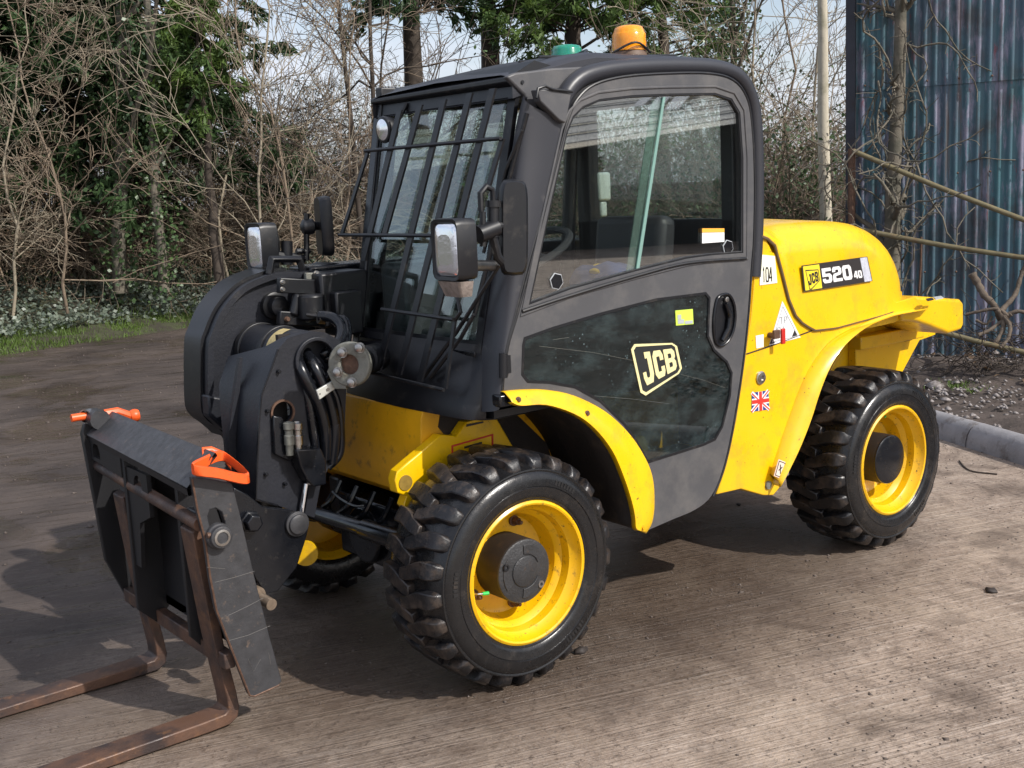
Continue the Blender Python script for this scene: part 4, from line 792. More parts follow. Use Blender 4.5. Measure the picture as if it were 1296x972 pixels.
for u_, v_ in ((.1, .5), (.5, .5), (.9, .5)):
    mb = MB(); nrm_ = q(u_, v_, 1)-q(u_, v_, 0); r_ = .006 if u_ == .5 else .0025; mb.lathe([(r_, .003), (r_, .008 if u_ == .5 else .004)], q(u_, v_, 0), nrm_, 6); obj('clamp_bolt', mb, STEEL if u_ == .5 else BLK, cl)
# flange ring
fc = np.array(U(443, 461, 'x', -.31)); fn = np.array([-.80, -.60, .05]); fn /= np.linalg.norm(fn)
mb = MB(); mb.lathe([(.034, -.012), (.034, .010), (.040, .012), (.072, .012), (.076, .006), (.076, -.012)], fc, fn, 36, closed=True); fr_ = obj('flange_ring', mb, FLG, T, bevel=.002)
mb = MB(); mb.lathe([(.034, -.06), (.034, -.004)], fc, fn, 24); obj('flange_bore', mb, RUSTB, fr_)
t1 = np.cross(fn, [0, 0, 1]); t1 /= np.linalg.norm(t1); t2 = np.cross(t1, fn)
mb = MB()
for px, py in ((456, 440), (434, 446), (428, 471), (446, 484)):
    p = UP(px, py, fc+fn*.012, fn); mb = MB(); mb.lathe([(.018, 0), (.018, .004), (.014, .004), (.014, .018), (.011, .02)], p, fn, 12); obj('bolt', mb, STEEL, fr_)
mb = MB(); p = UP(425, 462, fc, fn); pp_ = [UP(px, py, fc, fn) for px, py in ((430, 438), (415, 470), (425, 492), (440, 492), (432, 460))]; mb.add([x-fn*.011 for x in pp_]+[x+fn*.009 for x in pp_], [(0, 1, 2, 3, 4), (9, 8, 7, 6, 5)]+[(i, (i+1) % 5, (i+1) % 5+5, i+5) for i in range(5)]); obj('flange_lug', mb, FLG, fr_, bevel=.002)
mb = MB(); mb.cyl(fc-fn*.25, fc-fn*.012, .05, 20); obj('cylinder_barrel', mb, BLK, T)
# quick couplers
mb = MB(); pr = XZ([(370, 568), (402, 566), (409, 582), (409, 612), (392, 615), (384, 606), (376, 590)], .58); mb.plate(pr, [], .555, .62); qc = obj('coupler_bracket', mb, BLKG, T, bevel=.006)
mb = MB(); mb.plate(XZ([(346, 526), (358, 528), (368, 560), (372, 580), (366, 584), (348, 575)], .60), [], .60, .62); obj('bracket_wing', mb, BLKG, qc, bevel=.004)
for px in (366, 377):
    mb = MB(); a, b = U(px+1, 576, 'y', .585), U(px-1, 535, 'y', .585); d = b-a
    mb.lathe([(.013, 0), (.013, .3*.12), (.017, .036), (.017, .066), (.014, .07), (.014, .085), (.018, .088), (.018, .108), (.012, .112), (.008, .095)], a, d, 18); obj('quick_coupler', mb, STEEL if px > 370 else FLG, qc)
mb = MB(); mb.cyl(U(388, 612, 'y', .60), U(382, 650, 'y', .60), .011, 14); obj('tilt_rod', mb, CHROME, T)

# ---------------------------------------------------------------- fork carriage
np_ = [(243, 604), (270, 607), (294, 612), (305, 655), (323, 733), (340, 800), (357, 862), (353, 867), (322, 881), (316, 880), (309, 862), (289, 811), (274, 772), (266, 730), (260, 684), (250, 645)]
NPX = XZ(np_, .36)
sl = XZ([(263, 653), (266, 645), (273, 643), (281, 648), (285, 660), (286, 676), (268, 680)], .36)
mb = MB(); mb.plate(NPX, [sl], .36, .385); car = obj('fork_carriage', mb, WORN, T, bevel=.003, label='black pallet fork carriage with worn paint')
fp = [(-.972, .905), (-.985, .87), (-.95, .40), (-.87, .20), (-.84, .20), (-.78, .50), (-.84, .93), (-.90, .935)]
mb = MB(); mb.plate(fp, [], 1.245, 1.27); obj('side_plate', mb, DKB, car, bevel=.003)
mb = MB(); mb.loft([[(-.967, .385, .825), (-.955, .385, .815), (-.862, .385, .905), (-.868, .385, .915)], [(-.972, 1.245, .868), (-.96, 1.245, .856), (-.868, 1.245, .930), (-.874, 1.245, .938)]], closed=True); obj('top_beam', mb, WORN, car, bevel=.002)
mb = MB(); mb.loft([[(-.967, y0, z0), (-.955, y0, z0), (-.952, y0, z0-.022), (-.964, y0, z0-.022)] for y0, z0 in ((.385, .822), (1.245, .866))], closed=True); obj('beam_web', mb, DKB, car)
SA, SB = np.array([-.935, .388, .706]), np.array([-.938, 1.29, .752])
mb = MB(); mb.cyl(SA, SB, .021, 20); obj('fork_shaft', mb, RUST, car, smooth=50)
mb = MB(); c = U(280, 680, 'y', .335); mb.lathe([(.040, .03), (.040, .012), (.034, .006), (.034, -.006), (.026, -.008)], c, (0, 1, 0), 28); sn_ = obj('shaft_nut', mb, WORN, car, bevel=.002)
mb = MB(); mb.lathe([(.025, 0), (.025, -.010), (.018, -.011), (.018, -.006), (.003, -.007)], c, (0, 1, 0), 24); obj('shaft_end', mb, STEEL, sn_)
mb = MB(); c2 = U(262, 678, 'y', .345); mb.cyl(c2, c2+np.array([.03, 0, 0]), .009, 8); obj('grease_nipple', mb, RUSTB, sn_)
# inner upright plates with slots
for (y0, nm) in ((.93, 0), (.56, 1)):
    f0 = [(-.958, .85), (-.96, .30), (-.90, .24), (-.84, .30), (-.80, .55), (-.84, .86)]
    if nm: f0 = [(-.93, .83), (-.93, .30), (-.88, .24), (-.80, .30), (-.77, .55), (-.84, .83)]
    mb = MB(); mb.plate(f0, [], y0, y0+.02); obj('inner_plate', mb, DKB, car, bevel=.003)
mb = MB(); mb.plate([(.62, .35), (.62, .78), (.72, .80), (1.02, .80), (1.12, .76), (1.12, .35), (.95, .30), (.8, .30)], [], -.86, -.84, f=lambda a, b, d: (d, a, b)); obj('back_plate', mb, DKB, car)
# slot-plate between fork and middle: front face plate with arch openings
fx = lambda a, b, d: (d, a, b)
def arch(y0, y1, z0, z1):
    r_ = (y1-y0)/2; cy_ = (y0+y1)/2; return [(y0, z0)]+[(cy_-r_*math.cos(t), z1-r_+r_*math.sin(t)) for t in np.linspace(0, PI, 8)]+[(y1, z0)]
mb = MB(); mb.plate([(.96, .80), (.96, .46), (.88, .46), (.85, .62), (.75, .66), (.75, .80)], [arch(.80, .87, .72, .785)], -.952, -.938, f=fx); obj('slot_plate', mb, DKB, car)
mb = MB(); mb.plate([(1.245, .855), (1.245, .78), (.95, .76), (.95, .84)], [arch(1.15, 1.22, .79, .845)], -.962, -.948, f=fx); obj('slot_plate', mb, DKB, car)
mb = MB(); mb.box((-.90, .385, .235), (-.865, 1.245, .285)); obj('lower_bar', mb, RUST, car, bevel=.004)
mb = MB(); mb.box((-.86, .385, .30), (-.85, .62, .36)); mb.box((-.86, .62, .30), (-.85, 1.245, .33)); obj('rear_bar', mb, BLK, car)
# forks
def fork(y0):
    yc = y0; hw = .046
    pr = [(-.947, .675), (-.918, .688), (-.908, .672), (-.878, .30), (-.852, .14), (-.846, .085), (-.855, .052), (-.88, .036), (-.95, .032), (-1.55, .030), (-2.15, .030), (-2.15, .038), (-1.55, .060), (-.97, .070), (-.895, .074), (-.882, .084), (-.884, .12), (-.913, .33), (-.942, .62)]
    mb = MB(); mb.plate(pr, [], yc-hw, yc+hw); o = obj('fork', mb, RUST, car, bevel=.004, seg=2)
    mb = MB(); mb.box((-.925, yc-hw+.012, .60), (-.898, yc+hw-.012, .735)); obj('fork_hook', mb, WORN, o, bevel=.006)
    return o
fork(.475); fork(1.06)
SCM = mat('scratch_bare', (.13, .12, .11), .5)
for ln_ in ([(272, 737), (296, 731), (322, 723)], [(289, 779), (312, 768), (333, 757)], [(289, 811), (314, 804), (342, 792)], [(314, 834), (321, 850), (330, 834)], [(340, 826), (343, 842)], [(262, 718), (285, 720)]):
    mb = MB(); mb.tube([tuple(U(px, py, 'y', .3597)) for px, py in ln_], .0006, 4); obj('scratch', mb, SCM, car)
mb = MB(); mb.tube([tuple(U(px, py, 'y', .362)) for px, py in ((243, 606), (250, 645), (260, 684), (266, 730), (274, 772), (289, 811), (309, 862), (316, 880), (322, 881), (353, 867))], .0035, 6); obj('rusty_edge', mb, RUSTB, car)
# orange latch handles
def latch(pts, y, zoff=0):
    P_ = spl([U(px, py, 'y', yy) for px, py, yy in pts], 4, True)
    mb = MB(); m = len(P_); rows = []
    for i in range(m+1):
        p = P_[i % m]; rows.append([p+np.array([0, 0, .017]), p+np.array([0, -.010, .013]), p+np.array([0, -.010, -.013]), p+np.array([0, 0, -.017]), p+np.array([0, .010, -.013]), p+np.array([0, .010, .013])])
    mb.loft(rows, closed=True); return obj('latch_handle', mb, ORG, car, smooth=60)
latch([(245, 590, .34), (262, 594, .33), (290, 598, .32), (311, 606, .33), (313, 600, .35), (298, 588, .42), (283, 575, .50), (272, 569, .56), (262, 569, .58)][:0]+[(244, 594, .335), (275, 599, .325), (306, 606, .335), (313, 602, .35), (290, 582, .42), (278, 577, .44), (260, 584, .39)], .34)
mb = MB(); P_ = [U(258, 585, 'y', .42), U(256, 566, 'y', .46), U(268, 565, 'y', .46), U(282, 571, 'y', .45), U(292, 584, 'y', .44)]
mb.loft([[p+np.array([0, 0, .0]) for p in P_], [p-np.array([0, 0, .028]) for p in P_]]); obj('latch_tongue', mb, ORG, car, smooth=50, solid=.006)
mb = MB(); mb.lathe([(.02, 0), (.024, .01), (.024, .02), (.02, .03)], U(165, 527, 'y', 1.25), (1, -.1, .05), 10); a = U(132, 524, 'y', 1.25); mb.tube([a, U(148, 521, 'y', 1.25), U(166, 527, 'y', 1.25)], .016, 8); obj('latch_knob', mb, ORG, car)
mb = MB(); a = U(112, 526, 'y', 1.26); mb.cyl(a+np.array([-.06, 0, 0]), a, .014, 12); obj('latch_pin', mb, ORG, car); mb = MB(); mb.lathe([(.022, -.02), (.026, -.02), (.026, .004), (.022, .004)], a+np.array([-.0, 0, 0]), (.8, .6, 0), 20, closed=True); obj('pin_bush', mb, STEEL, car)
mb = MB(); c = U(128, 528, 'y', 1.25); mb.tube([(c[0]-.02, 1.20, c[2]), (c[0]-.02, 1.27, c[2])], .035, 16); obj('beam_end', mb, WORN, car)
# tilt coupler behind the carriage
cp = [(296, 617), (314, 626), (332, 641), (345, 643), (371, 646), (390, 656), (391, 668), (387, 684), (376, 718), (352, 748), (335, 752), (322, 730), (300, 690), (290, 660)]
mb = MB(); mb.plate(XZ(cp, .56), [], .56, .59); tp = obj('tilt_coupler', mb, BLKG, T, bevel=.004)
mb = MB(); mb.plate(XZ(cp, .56), [], .92, .95); mb.box((-.70, .59, .40), (-.64, .92, .5)); obj('coupler_side', mb, BLKG, tp, bevel=.004)
for px, py, r_ in ((317, 660, .030), (376, 663, .034)):
    c = U(px, py, 'y', .555); mb = MB(); mb.lathe([(r_*1.25, .005), (r_*1.25, -.006), (r_, -.008), (r_, -.032 if px < 350 else -.014), (r_*.85, -.036 if px < 350 else -.017)], c, (0, 1, 0), 6 if px < 350 else 24); obj('pivot_pin', mb, BLKG if px < 350 else WORN, tp, bevel=.002)
c = U(331, 757, 'y', .50); mb = MB(); mb.lathe([(.030, 0), (.030, .02)], c+np.array([0, .03, 0]), (0, 1, 0), 20); mb.cyl(c+np.array([0, .08, 0]), c+np.array([0.01, -.05, -.012]), .019, 20); obj('lower_pin', mb, mat('rusty_pin', (.3, .23, .17), .5, metal=.5, vary=.4, vscale=50), tp)
mb = MB(); c = U(387, 700, 'y', .86); mb.lathe([(.045, .012), (.045, -.012), (.014, -.013), (.013, -.02)], c, (-.5, -.8, 0), 20); obj('tow_disc', mb, Y, T)
#=====================================================================  SETTING
# ---------------------------------------------------------------- ground sheet
def ground_mat():
    m = bpy.data.materials.new('yard_concrete'); m.use_nodes = True; t = m.node_tree; n = t.nodes; l = t.links; b = n['Principled BSDF']
    geo = n.new('ShaderNodeNewGeometry')
    def mapn(sc, rz=0):
        x = n.new('ShaderNodeMapping'); x.vector_type = 'TEXTURE' if rz else 'POINT'
        if rz:
            y = n.new('ShaderNodeMapping'); y.inputs['Rotation'].default_value = (0, 0, -rz); l.new(geo.outputs['Position'], y.inputs[0])
            x.vector_type = 'POINT'; x.inputs['Scale'].default_value = sc; l.new(y.outputs[0], x.inputs[0])
        else: x.inputs['Scale'].default_value = sc; l.new(geo.outputs['Position'], x.inputs[0])
        return x.outputs[0]
    def noise(v, sc, det=6, ro=.6, dist=0):
        x = n.new('ShaderNodeTexNoise'); x.inputs['Scale'].default_value = sc; x.inputs['Detail'].default_value = det; x.inputs['Roughness'].default_value = ro; x.inputs['Distortion'].default_value = dist; l.new(v, x.inputs['Vector']); return x.outputs[0]
    def rmp(s, a, b_, c=0, d=1):
        x = n.new('ShaderNodeMapRange'); x.inputs[1].default_value = a; x.inputs[2].default_value = b_; x.inputs[3].default_value = c; x.inputs[4].default_value = d; l.new(s, x.inputs[0]); return x.outputs[0]
    def mix(f, a, b_, mode='MIX'):
        x = n.new('ShaderNodeMixRGB'); x.blend_type = mode
        for i, s in ((0, f), (1, a), (2, b_)):
            if isinstance(s, (int, float)): x.inputs[i].default_value = s
            elif isinstance(s, tuple): x.inputs[i].default_value = (*s, 1)
            else: l.new(s, x.inputs[i])
        return x.outputs[0]
    def mth(op, a, b_):
        x = n.new('ShaderNodeMath'); x.operation = op
        for i, s in enumerate((a, b_)):
            if isinstance(s, (int, float)): x.inputs[i].default_value = s
            else: l.new(s, x.inputs[i])
        return x.outputs[0]
    SA_ = -R(17)
    st = mapn((2.2, 24, 1), SA_); st2 = mapn((.55, 62, 1), SA_); iso = mapn((1, 1, 1))
    streak = noise(st, 1.6, 8, .62, .3); fine = noise(st2, 1.2, 5, .6, .2); big = noise(iso, .55, 4, .5); med = noise(iso, 2.6, 8, .66, .6); grit = noise(iso, 70, 4, .7); sm = noise(iso, 14, 7, .7)
    crumb = noise(iso, 42, 5, .75, .4); c = mix(rmp(mth('ADD', mth('MULTIPLY', streak, .35), mth('MULTIPLY', noise(iso, 6, 8, .7, .5), .65)), .36, .64), (.215, .152, .112), (.43, .335, .265))
    lines = mth('MULTIPLY', rmp(fine, .54, .60), rmp(noise(iso, 3.2, 5, .6), .42, .6)); c = mix(mth('MULTIPLY', lines, .5), c, (.60, .52, .45)); dark = mth('MULTIPLY', rmp(fine, .46, .40), rmp(noise(iso, 2.3, 5, .6), .40, .6)); c = mix(mth('MULTIPLY', dark, .42), c, (.13, .092, .068))
    c = mix(rmp(noise(iso, 190, 3, .8), .40, .70, 0, .5), c, (.50, .42, .35))
    c = mix(rmp(sm, .42, .66, 0, .55), c, (.16, .115, .085)); c = mix(rmp(crumb, .55, .62, 0, .8), c, (.085, .060, .045)); c = mix(rmp(noise(iso, 1.1, 6, .7, 1.2), .50, .60, 0, .35), c, (.44, .35, .27))
    c = mix(rmp(grit, .5, .75, 0, .45), c, (.46, .40, .36))
    c = mix(rmp(med, .50, .66, 0, .75), c, (.085, .060, .045))
    # muddy track away to the left/back: depends on world y/x
    sx = n.new('ShaderNodeSeparateXYZ'); l.new(geo.outputs['Position'], sx.inputs[0])
    far = mth('ADD', sx.outputs['Y'], mth('MULTIPLY', sx.outputs['X'], -.45)); far = mth('ADD', far, mth('MULTIPLY', big, 2.0))
    f1 = rmp(far, 1.9, 3.0)
    mud = mix(rmp(noise(iso, 1.3, 8, .65, .8), .35, .65), (.038, .028, .024), (.088, .067, .056)); mud = mix(rmp(grit, .62, .8, 0, .4), mud, (.2, .16, .13))
    c = mix(f1, c, mud)
    # oil/wet stain under the machine
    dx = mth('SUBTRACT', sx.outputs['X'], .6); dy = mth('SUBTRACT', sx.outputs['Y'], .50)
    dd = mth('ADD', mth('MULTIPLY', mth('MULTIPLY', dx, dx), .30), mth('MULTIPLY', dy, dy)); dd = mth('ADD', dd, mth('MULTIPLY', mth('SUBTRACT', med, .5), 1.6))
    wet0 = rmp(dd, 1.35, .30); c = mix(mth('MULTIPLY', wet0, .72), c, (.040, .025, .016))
    l.new(c, b.inputs['Base Color'])
    wet = mth('MAXIMUM', rmp(noise(st, .8, 6, .6, .4), .50, .62), rmp(noise(iso, .9, 5, .6, 1.0), .55, .63))
    wet = mth('MULTIPLY', wet, rmp(far, -.4, 2.5, .35, 1.0)); wet = mth('MAXIMUM', wet, wet0)
    pud = mth('MULTIPLY', rmp(noise(iso, .75, 5, .55, .8), .50, .58), rmp(far, 1.2, 3.0)); ro = mth('MULTIPLY', mth('SUBTRACT', .78, mth('MULTIPLY', wet, .57)), mth('SUBTRACT', 1.0, mth('MULTIPLY', pud, .6))); l.new(ro, b.inputs['Roughness'])
    bp = n.new('ShaderNodeBump'); bp.inputs['Strength'].default_value = .8; bp.inputs['Distance'].default_value = .016
    h = mth('ADD', mth('MULTIPLY', streak, .25), mth('ADD', mth('MULTIPLY', fine, .95), mth('ADD', mth('MULTIPLY', crumb, .5), mth('MULTIPLY', sm, .5)))); l.new(mth('MULTIPLY', h, mth('SUBTRACT', 1.0, mth('MULTIPLY', pud, .72))), bp.inputs['Height']); l.new(bp.outputs[0], b.inputs['Normal'])
    return m
GM = ground_mat()
mb = MB(); mb.add([(-400, -400, ZG), (400, -400, ZG), (400, 400, ZG), (-400, 400, ZG)], [(0, 1, 2, 3)]); g = obj('ground', mb, GM, None, smooth=0); tag(g, 'wet brown ridged concrete yard and muddy track', None, None, 'structure')

# ---------------------------------------------------------------- numpy batch meshes
class Big:
    def __init__(s): s.V = []; s.F3 = []; s.F4 = []; s.n = 0
    def add(s, V, F):
        V = np.asarray(V, np.float32).reshape(-1, 3); F = np.asarray(F)+s.n
        (s.F4 if F.shape[1] == 4 else s.F3).append(F); s.V.append(V); s.n += len(V)
    def tubes(s, P, Rd, sides=3):
        """P (N,K,3), Rd (N,K)"""
        N_, K_, _ = P.shape; T_ = np.gradient(P, axis=1); T_ /= np.linalg.norm(T_, axis=2, keepdims=True)+1e-9
        ref = np.where(np.abs(T_[..., 2:3]) > .9, np.array([1., 0, 0]), np.array([0, 0, 1.])); A = np.cross(T_, ref); A /= np.linalg.norm(A, axis=2, keepdims=True)+1e-9; B = np.cross(T_, A)
        an = np.arange(sides)*2*PI/sides
        V = P[:, :, None, :]+Rd[:, :, None, None]*(A[:, :, None, :]*np.cos(an)[None, None, :, None]+B[:, :, None, :]*np.sin(an)[None, None, :, None])
        i = np.arange(N_)[:, None, None]*K_*sides+np.arange(K_-1)[None, :, None]*sides; k = np.arange(sides)[None, None, :]; k2 = (k+1) % sides
        F = np.stack([i+k, i+k2, i+sides+k2, i+sides+k], -1).reshape(-1, 4); s.add(V.reshape(-1, 3), F)
    def leaves(s, C, size, asp=.6, flat=0, dirs=None, tri=False):
        """random quads (or slim triangles) at C (N,3)"""
        N_ = len(C); a = dirs if dirs is not None else rng.normal(size=(N_, 3)); a = a/(np.linalg.norm(a, axis=1, keepdims=True)+1e-9)
        b = rng.normal(size=(N_, 3)); 
        if flat: b[:, 2] *= (1-flat)
        b -= a*np.sum(a*b, 1, keepdims=True); b /= np.linalg.norm(b, axis=1, keepdims=True)+1e-9
        sz = (size*rng.uniform(.6, 1.3, N_))[:, None]; a = a*sz; b = b*sz*asp
        if tri: V = np.stack([C-b*.5, C+b*.5, C+a], 1); F = np.arange(N_*3).reshape(-1, 3)
        else: V = np.stack([C-a*.5, C+b*.5-a*.05, C+a*.55, C-b*.5-a*.05], 1); F = np.arange(N_*4).reshape(-1, 4)
        s.add(V.reshape(-1, 3), F)
    def build(s, name, m, parent=None, smooth=False):
        V = np.concatenate(s.V); nt3 = sum(len(f) for f in s.F3); F3 = np.concatenate(s.F3) if s.F3 else np.zeros((0, 3), int); F4 = np.concatenate(s.F4) if s.F4 else np.zeros((0, 4), int)
        org = np.array(ORG0[parent.name]) if parent is not None else V.min(0)*.5+V.max(0)*.5
        if parent is None: org[2] = V[:, 2].min()
        me = bpy.data.meshes.new(name); me.vertices.add(len(V)); me.vertices.foreach_set('co', (V-org).astype(np.float32).ravel())
        nl = len(F3)*3+len(F4)*4; me.loops.add(nl); me.loops.foreach_set('vertex_index', np.concatenate([F3.ravel(), F4.ravel()]).astype(np.int32))
        me.polygons.add(len(F3)+len(F4)); ls = np.concatenate([np.arange(len(F3))*3, len(F3)*3+np.arange(len(F4))*4]).astype(np.int32); me.polygons.foreach_set('loop_start', ls)
        me.update(calc_edges=True); me.validate(); me.materials.append(m)
        if smooth: me.polygons.foreach_set('use_smooth', [True]*len(me.polygons))
        o = bpy.data.objects.new(name, me); COL.objects.link(o)
        if parent is not None: o.parent = parent
        else: o.location = org; ORG0[o.name] = Vector(org)
        return o
def unit(v): return v/(np.linalg.norm(v, axis=-1, keepdims=True)+1e-9)
def grow(P, Rd, nchild, lr, ang, K=6, wob=.25, up=.1, t0=.25, t1=.98, rr=.55, tip=.25):
    """children of paths P (N,K0,3)"""
    N_, K0, _ = P.shape; par = np.repeat(np.arange(N_), nchild); t = rng.uniform(t0, t1, len(par))*(K0-1); i = np.minimum(t.astype(int), K0-2); fr = (t-i)[:, None]
    base = P[par, i]*(1-fr)+P[par, i+1]*fr; d = unit(P[par, i+1]-P[par, i]); rad = Rd[par, i]*(1-fr[:, 0])+Rd[par, i+1]*fr[:, 0]
    Lp_ = np.linalg.norm(P[:, -1]-P[:, 0], axis=1)[par]; q = rng.normal(size=d.shape); q -= d*np.sum(d*q, 1, keepdims=True); q = unit(q)
    an = rng.normal(ang, ang*.25, len(par))[:, None]; D = unit(d*np.cos(an)+q*np.sin(an)); Ln = Lp_*lr*rng.uniform(.5, 1.25, len(par))*(1.15-.6*t/(K0-1))
    C = np.zeros((len(par), K, 3)); C[:, 0] = base
    for k in range(1, K):
        D = unit(D+rng.normal(size=D.shape)*wob+np.array([0, 0, up])); C[:, k] = C[:, k-1]+D*(Ln/(K-1))[:, None]
    r0 = np.minimum(rad*rr, rad*.9); Rc = r0[:, None]*np.linspace(1, tip, K)[None]; return C, Rc
def paths(base, dirs, Ln, K=8, wob=.15, up=.0, droop=0):
    N_ = len(base); D = unit(np.array(dirs, float)); C = np.zeros((N_, K, 3)); C[:, 0] = base
    for k in range(1, K):
        D = unit(D+rng.normal(size=D.shape)*wob+np.array([0, 0, up-droop*k/K])); C[:, k] = C[:, k-1]+D*(np.asarray(Ln)/(K-1))[:, None]
    return C

BARK = mat('twig_tan', (.27, .205, .145), .8, vary=.45, vscale=4)
BARKP = mat('twig_pale', (.33, .28, .205), .8, vary=.35, vscale=5)
BARKB = mat('twig_brown', (.20, .15, .11), .85, vary=.4, vscale=5)
BARKD = mat('bark_dark', (.075, .058, .045), .9, vary=.4, vscale=6, bump=.6, bscale=30)
BARKG = mat('bark_greygreen', (.15, .13, .10), .85, col2=(.085, .08, .06), vscale=7, bump=.5, bscale=40)
PALE = mat('bark_pale', (.52, .47, .37), .8, col2=(.28, .26, .18), vscale=5, mixlo=.5, mixhi=.7, bump=.3, bscale=30)
def leafmat(name, c1, c2, rough=.5, sc=6, tr=.35):
    m = mat(name, c1, rough, col2=c2, vscale=sc, mixlo=.35, mixhi=.65); b = m.node_tree.nodes['Principled BSDF']; b.inputs['Subsurface Weight'].default_value = 0; 
    t = m.node_tree; o = [x for x in t.nodes if x.type == 'OUTPUT_MATERIAL'][0]; tl_ = t.nodes.new('ShaderNodeBsdfTranslucent'); mx_ = t.nodes.new('ShaderNodeMixShader'); mx_.inputs[0].default_value = tr
    src = b.inputs['Base Color'].links[0].from_socket; t.links.new(src, tl_.inputs[0]); t.links.new(b.outputs[0], mx_.inputs[1]); t.links.new(tl_.outputs[0], mx_.inputs[2]); t.links.new(mx_.outputs[0], o.inputs[0]); return m
CON = leafmat('conifer_green', (.075, .135, .045), (.035, .075, .03), .6, 2.5)
CON2 = leafmat('conifer_bright', (.15, .23, .045), (.07, .13, .04), .6, 3)
IVY = leafmat('ivy_leaf', (.09, .15, .05), (.045, .085, .04), .42, 3, .15)
IVYG = leafmat('ivy_greyed', (.19, .22, .17), (.10, .13, .10), .45, 5, .15)
DRY = leafmat('dry_leaf', (.22, .14, .08), (.12, .075, .045), .8, 6)
GRS = leafmat('grass_blade', (.13, .21, .035), (.09, .14, .03), .6, 1.2)
BRG = leafmat('bramble_leaf', (.085, .125, .04), (.045, .06, .028), .5, 2)

FW2 = np.array([math.cos(YAW), math.sin(YAW), 0.]); RT2 = _r0.copy()
def hedge_pt(px, D): return at(px, D)

# verge: ivy bank behind the track
E0, E1 = U(-60, 458, 'z', ZG), U(300, 404, 'z', ZG); ed = unit(E1-E0); en = np.array([-ed[1], ed[0], 0]);
if en[1] < 0: en = -en
def verge(s_, d, z=0): p = E0+ed*s_+en*d; return np.array([p[0], p[1], z+ZG])
mb = MB(); rows = []
sv = np.arange(-14, 30, .35)
hn = np.random.default_rng(5)
for d, z in ((-.05, -.02), (.12, .05), (.5, .10), (1.0, .22), (1.6, .42), (2.4, .62), (4, .9), (9, 1.15), (30, 1.2)):
    rows.append([verge(s_, d+.12*math.sin(s_*1.7+d)+hn.uniform(-.06, .06), z+(hn.uniform(-.03, .05) if z > 0 else 0)) for s_ in sv])
mb.loft(rows); bank = obj('bank', mb, mat('bank_soil', (.035, .03, .02), .9, col2=(.05, .055, .025), vscale=4, bump=.6, bscale=20), None, smooth=60); tag(bank, 'low earth bank rising behind the grass verge', None, None, 'structure')
def bankz(d): return np.interp(d, [-.05, .12, .5, 1, 1.6, 2.4, 4, 9, 30], [-.02, .05, .1, .22, .42, .62, .9, 1.15, 1.2])
def vp(N_, s0, s1, d0, d1):
    s_ = rng.uniform(s0, s1, N_); d = rng.uniform(d0, d1, N_); p = E0[None]+ed[None]*s_[:, None]+en[None]*d[:, None]; p[:, 2] = bankz(d)+ZG; return p
# grass
G_ = Big(); p = vp(26000, -8, 12, -.12, .75); k = rng.uniform(0, 1, len(p)); G_.leaves(p, .075, .16, dirs=np.stack([rng.normal(0, .45, len(p)), rng.normal(0, .45, len(p)), np.ones(len(p))], 1), tri=True)
p = vp(2200, -8, 12, .2, 1.4); G_.leaves(p, .16, .08, dirs=np.stack([rng.normal(0, .35, len(p)), rng.normal(0, .35, len(p)), np.ones(len(p))], 1), tri=True)
o = G_.build('grass', GRS); tag(o, 'bright green grass strip along the edge of the track', 'grass', None, 'stuff')
# ivy cover on the bank
I_2 = Big(); p = vp(36000, -5, 12, .38, 2.9); p[:, 2] += rng.uniform(0, .14, len(p))+.16*np.maximum(0, np.sin(p[:, 0]*3.1)*np.sin(p[:, 1]*2.3)); I_2.leaves(p, .055, .85, dirs=np.stack([rng.normal(0, 1, len(p)), rng.normal(0, 1, len(p)), rng.normal(0, .35, len(p))], 1))
o = I_2.build('ivy_ground_cover', IVYG); tag(o, 'grey green ivy leaves covering the foot of the bank', 'ivy', None, 'stuff')

# ---------------------------------------------------------------- thicket of bare brambles and twigs (nobody could count it)
def thicket(name, label, N_, s0, s1, d0, d1, hmin, hmax, m, rad=.009, arch_=.35, seed=1, ch=5, zadd=0, up=.05):
    global rng
    rng = np.random.default_rng(seed); p = vp(N_, s0, s1, d0, d1); p[:, 2] += rng.uniform(0, 1, N_)*zadd-.05
    D = np.stack([rng.normal(0, .75, N_), rng.normal(-.12, .6, N_), np.ones(N_)], 1); Ln = rng.uniform(hmin, hmax, N_)
    P = paths(p, D, Ln, 8, .24, 0, arch_); Rd = rad*rng.uniform(.6, 1.5, N_)[:, None]*np.linspace(1, .4, 8)[None]
    B = Big(); B.tubes(P, Rd, 3); C1, R1 = grow(P, Rd, ch, .42, .75, 5, .28, up); R1 = np.maximum(R1, .0036); B.tubes(C1, R1, 3)
    C2, R2_ = grow(C1, R1, 3, .5, .7, 3, .35, up); R2_ = np.maximum(R2_*.9, .0028); B.tubes(C2, R2_, 3)
    o = B.build(name, m); tag(o, label, 'brambles', None, 'stuff'); return o
thicket('bramble_thicket', 'tangle of tan bare bramble stems above the ivy bank', 700, -5, 13, 1.75, 3.4, 1.3, 3.2, BARK, .011, .34, 21, 7)
thicket('bramble_thicket', 'dense brown twiggy scrub low in front of the conifers', 640, -5, 13, 1.9, 4.2, .9, 2.4, BARKB, .010, .42, 22, 7)
thicket('hazel_scrub', 'pale upright bare stems of hazel scrub arching over the brambles', 280, -5, 14, 1.8, 4.6, 2.2, 4.4, BARKP, .011, .42, 23, 7)
thicket('hazel_scrub', 'brown bare scrub stems standing further back under the trees', 560, -5, 17, 3.4, 7.0, 2.4, 4.8, BARKB, .012, .3, 24, 7)
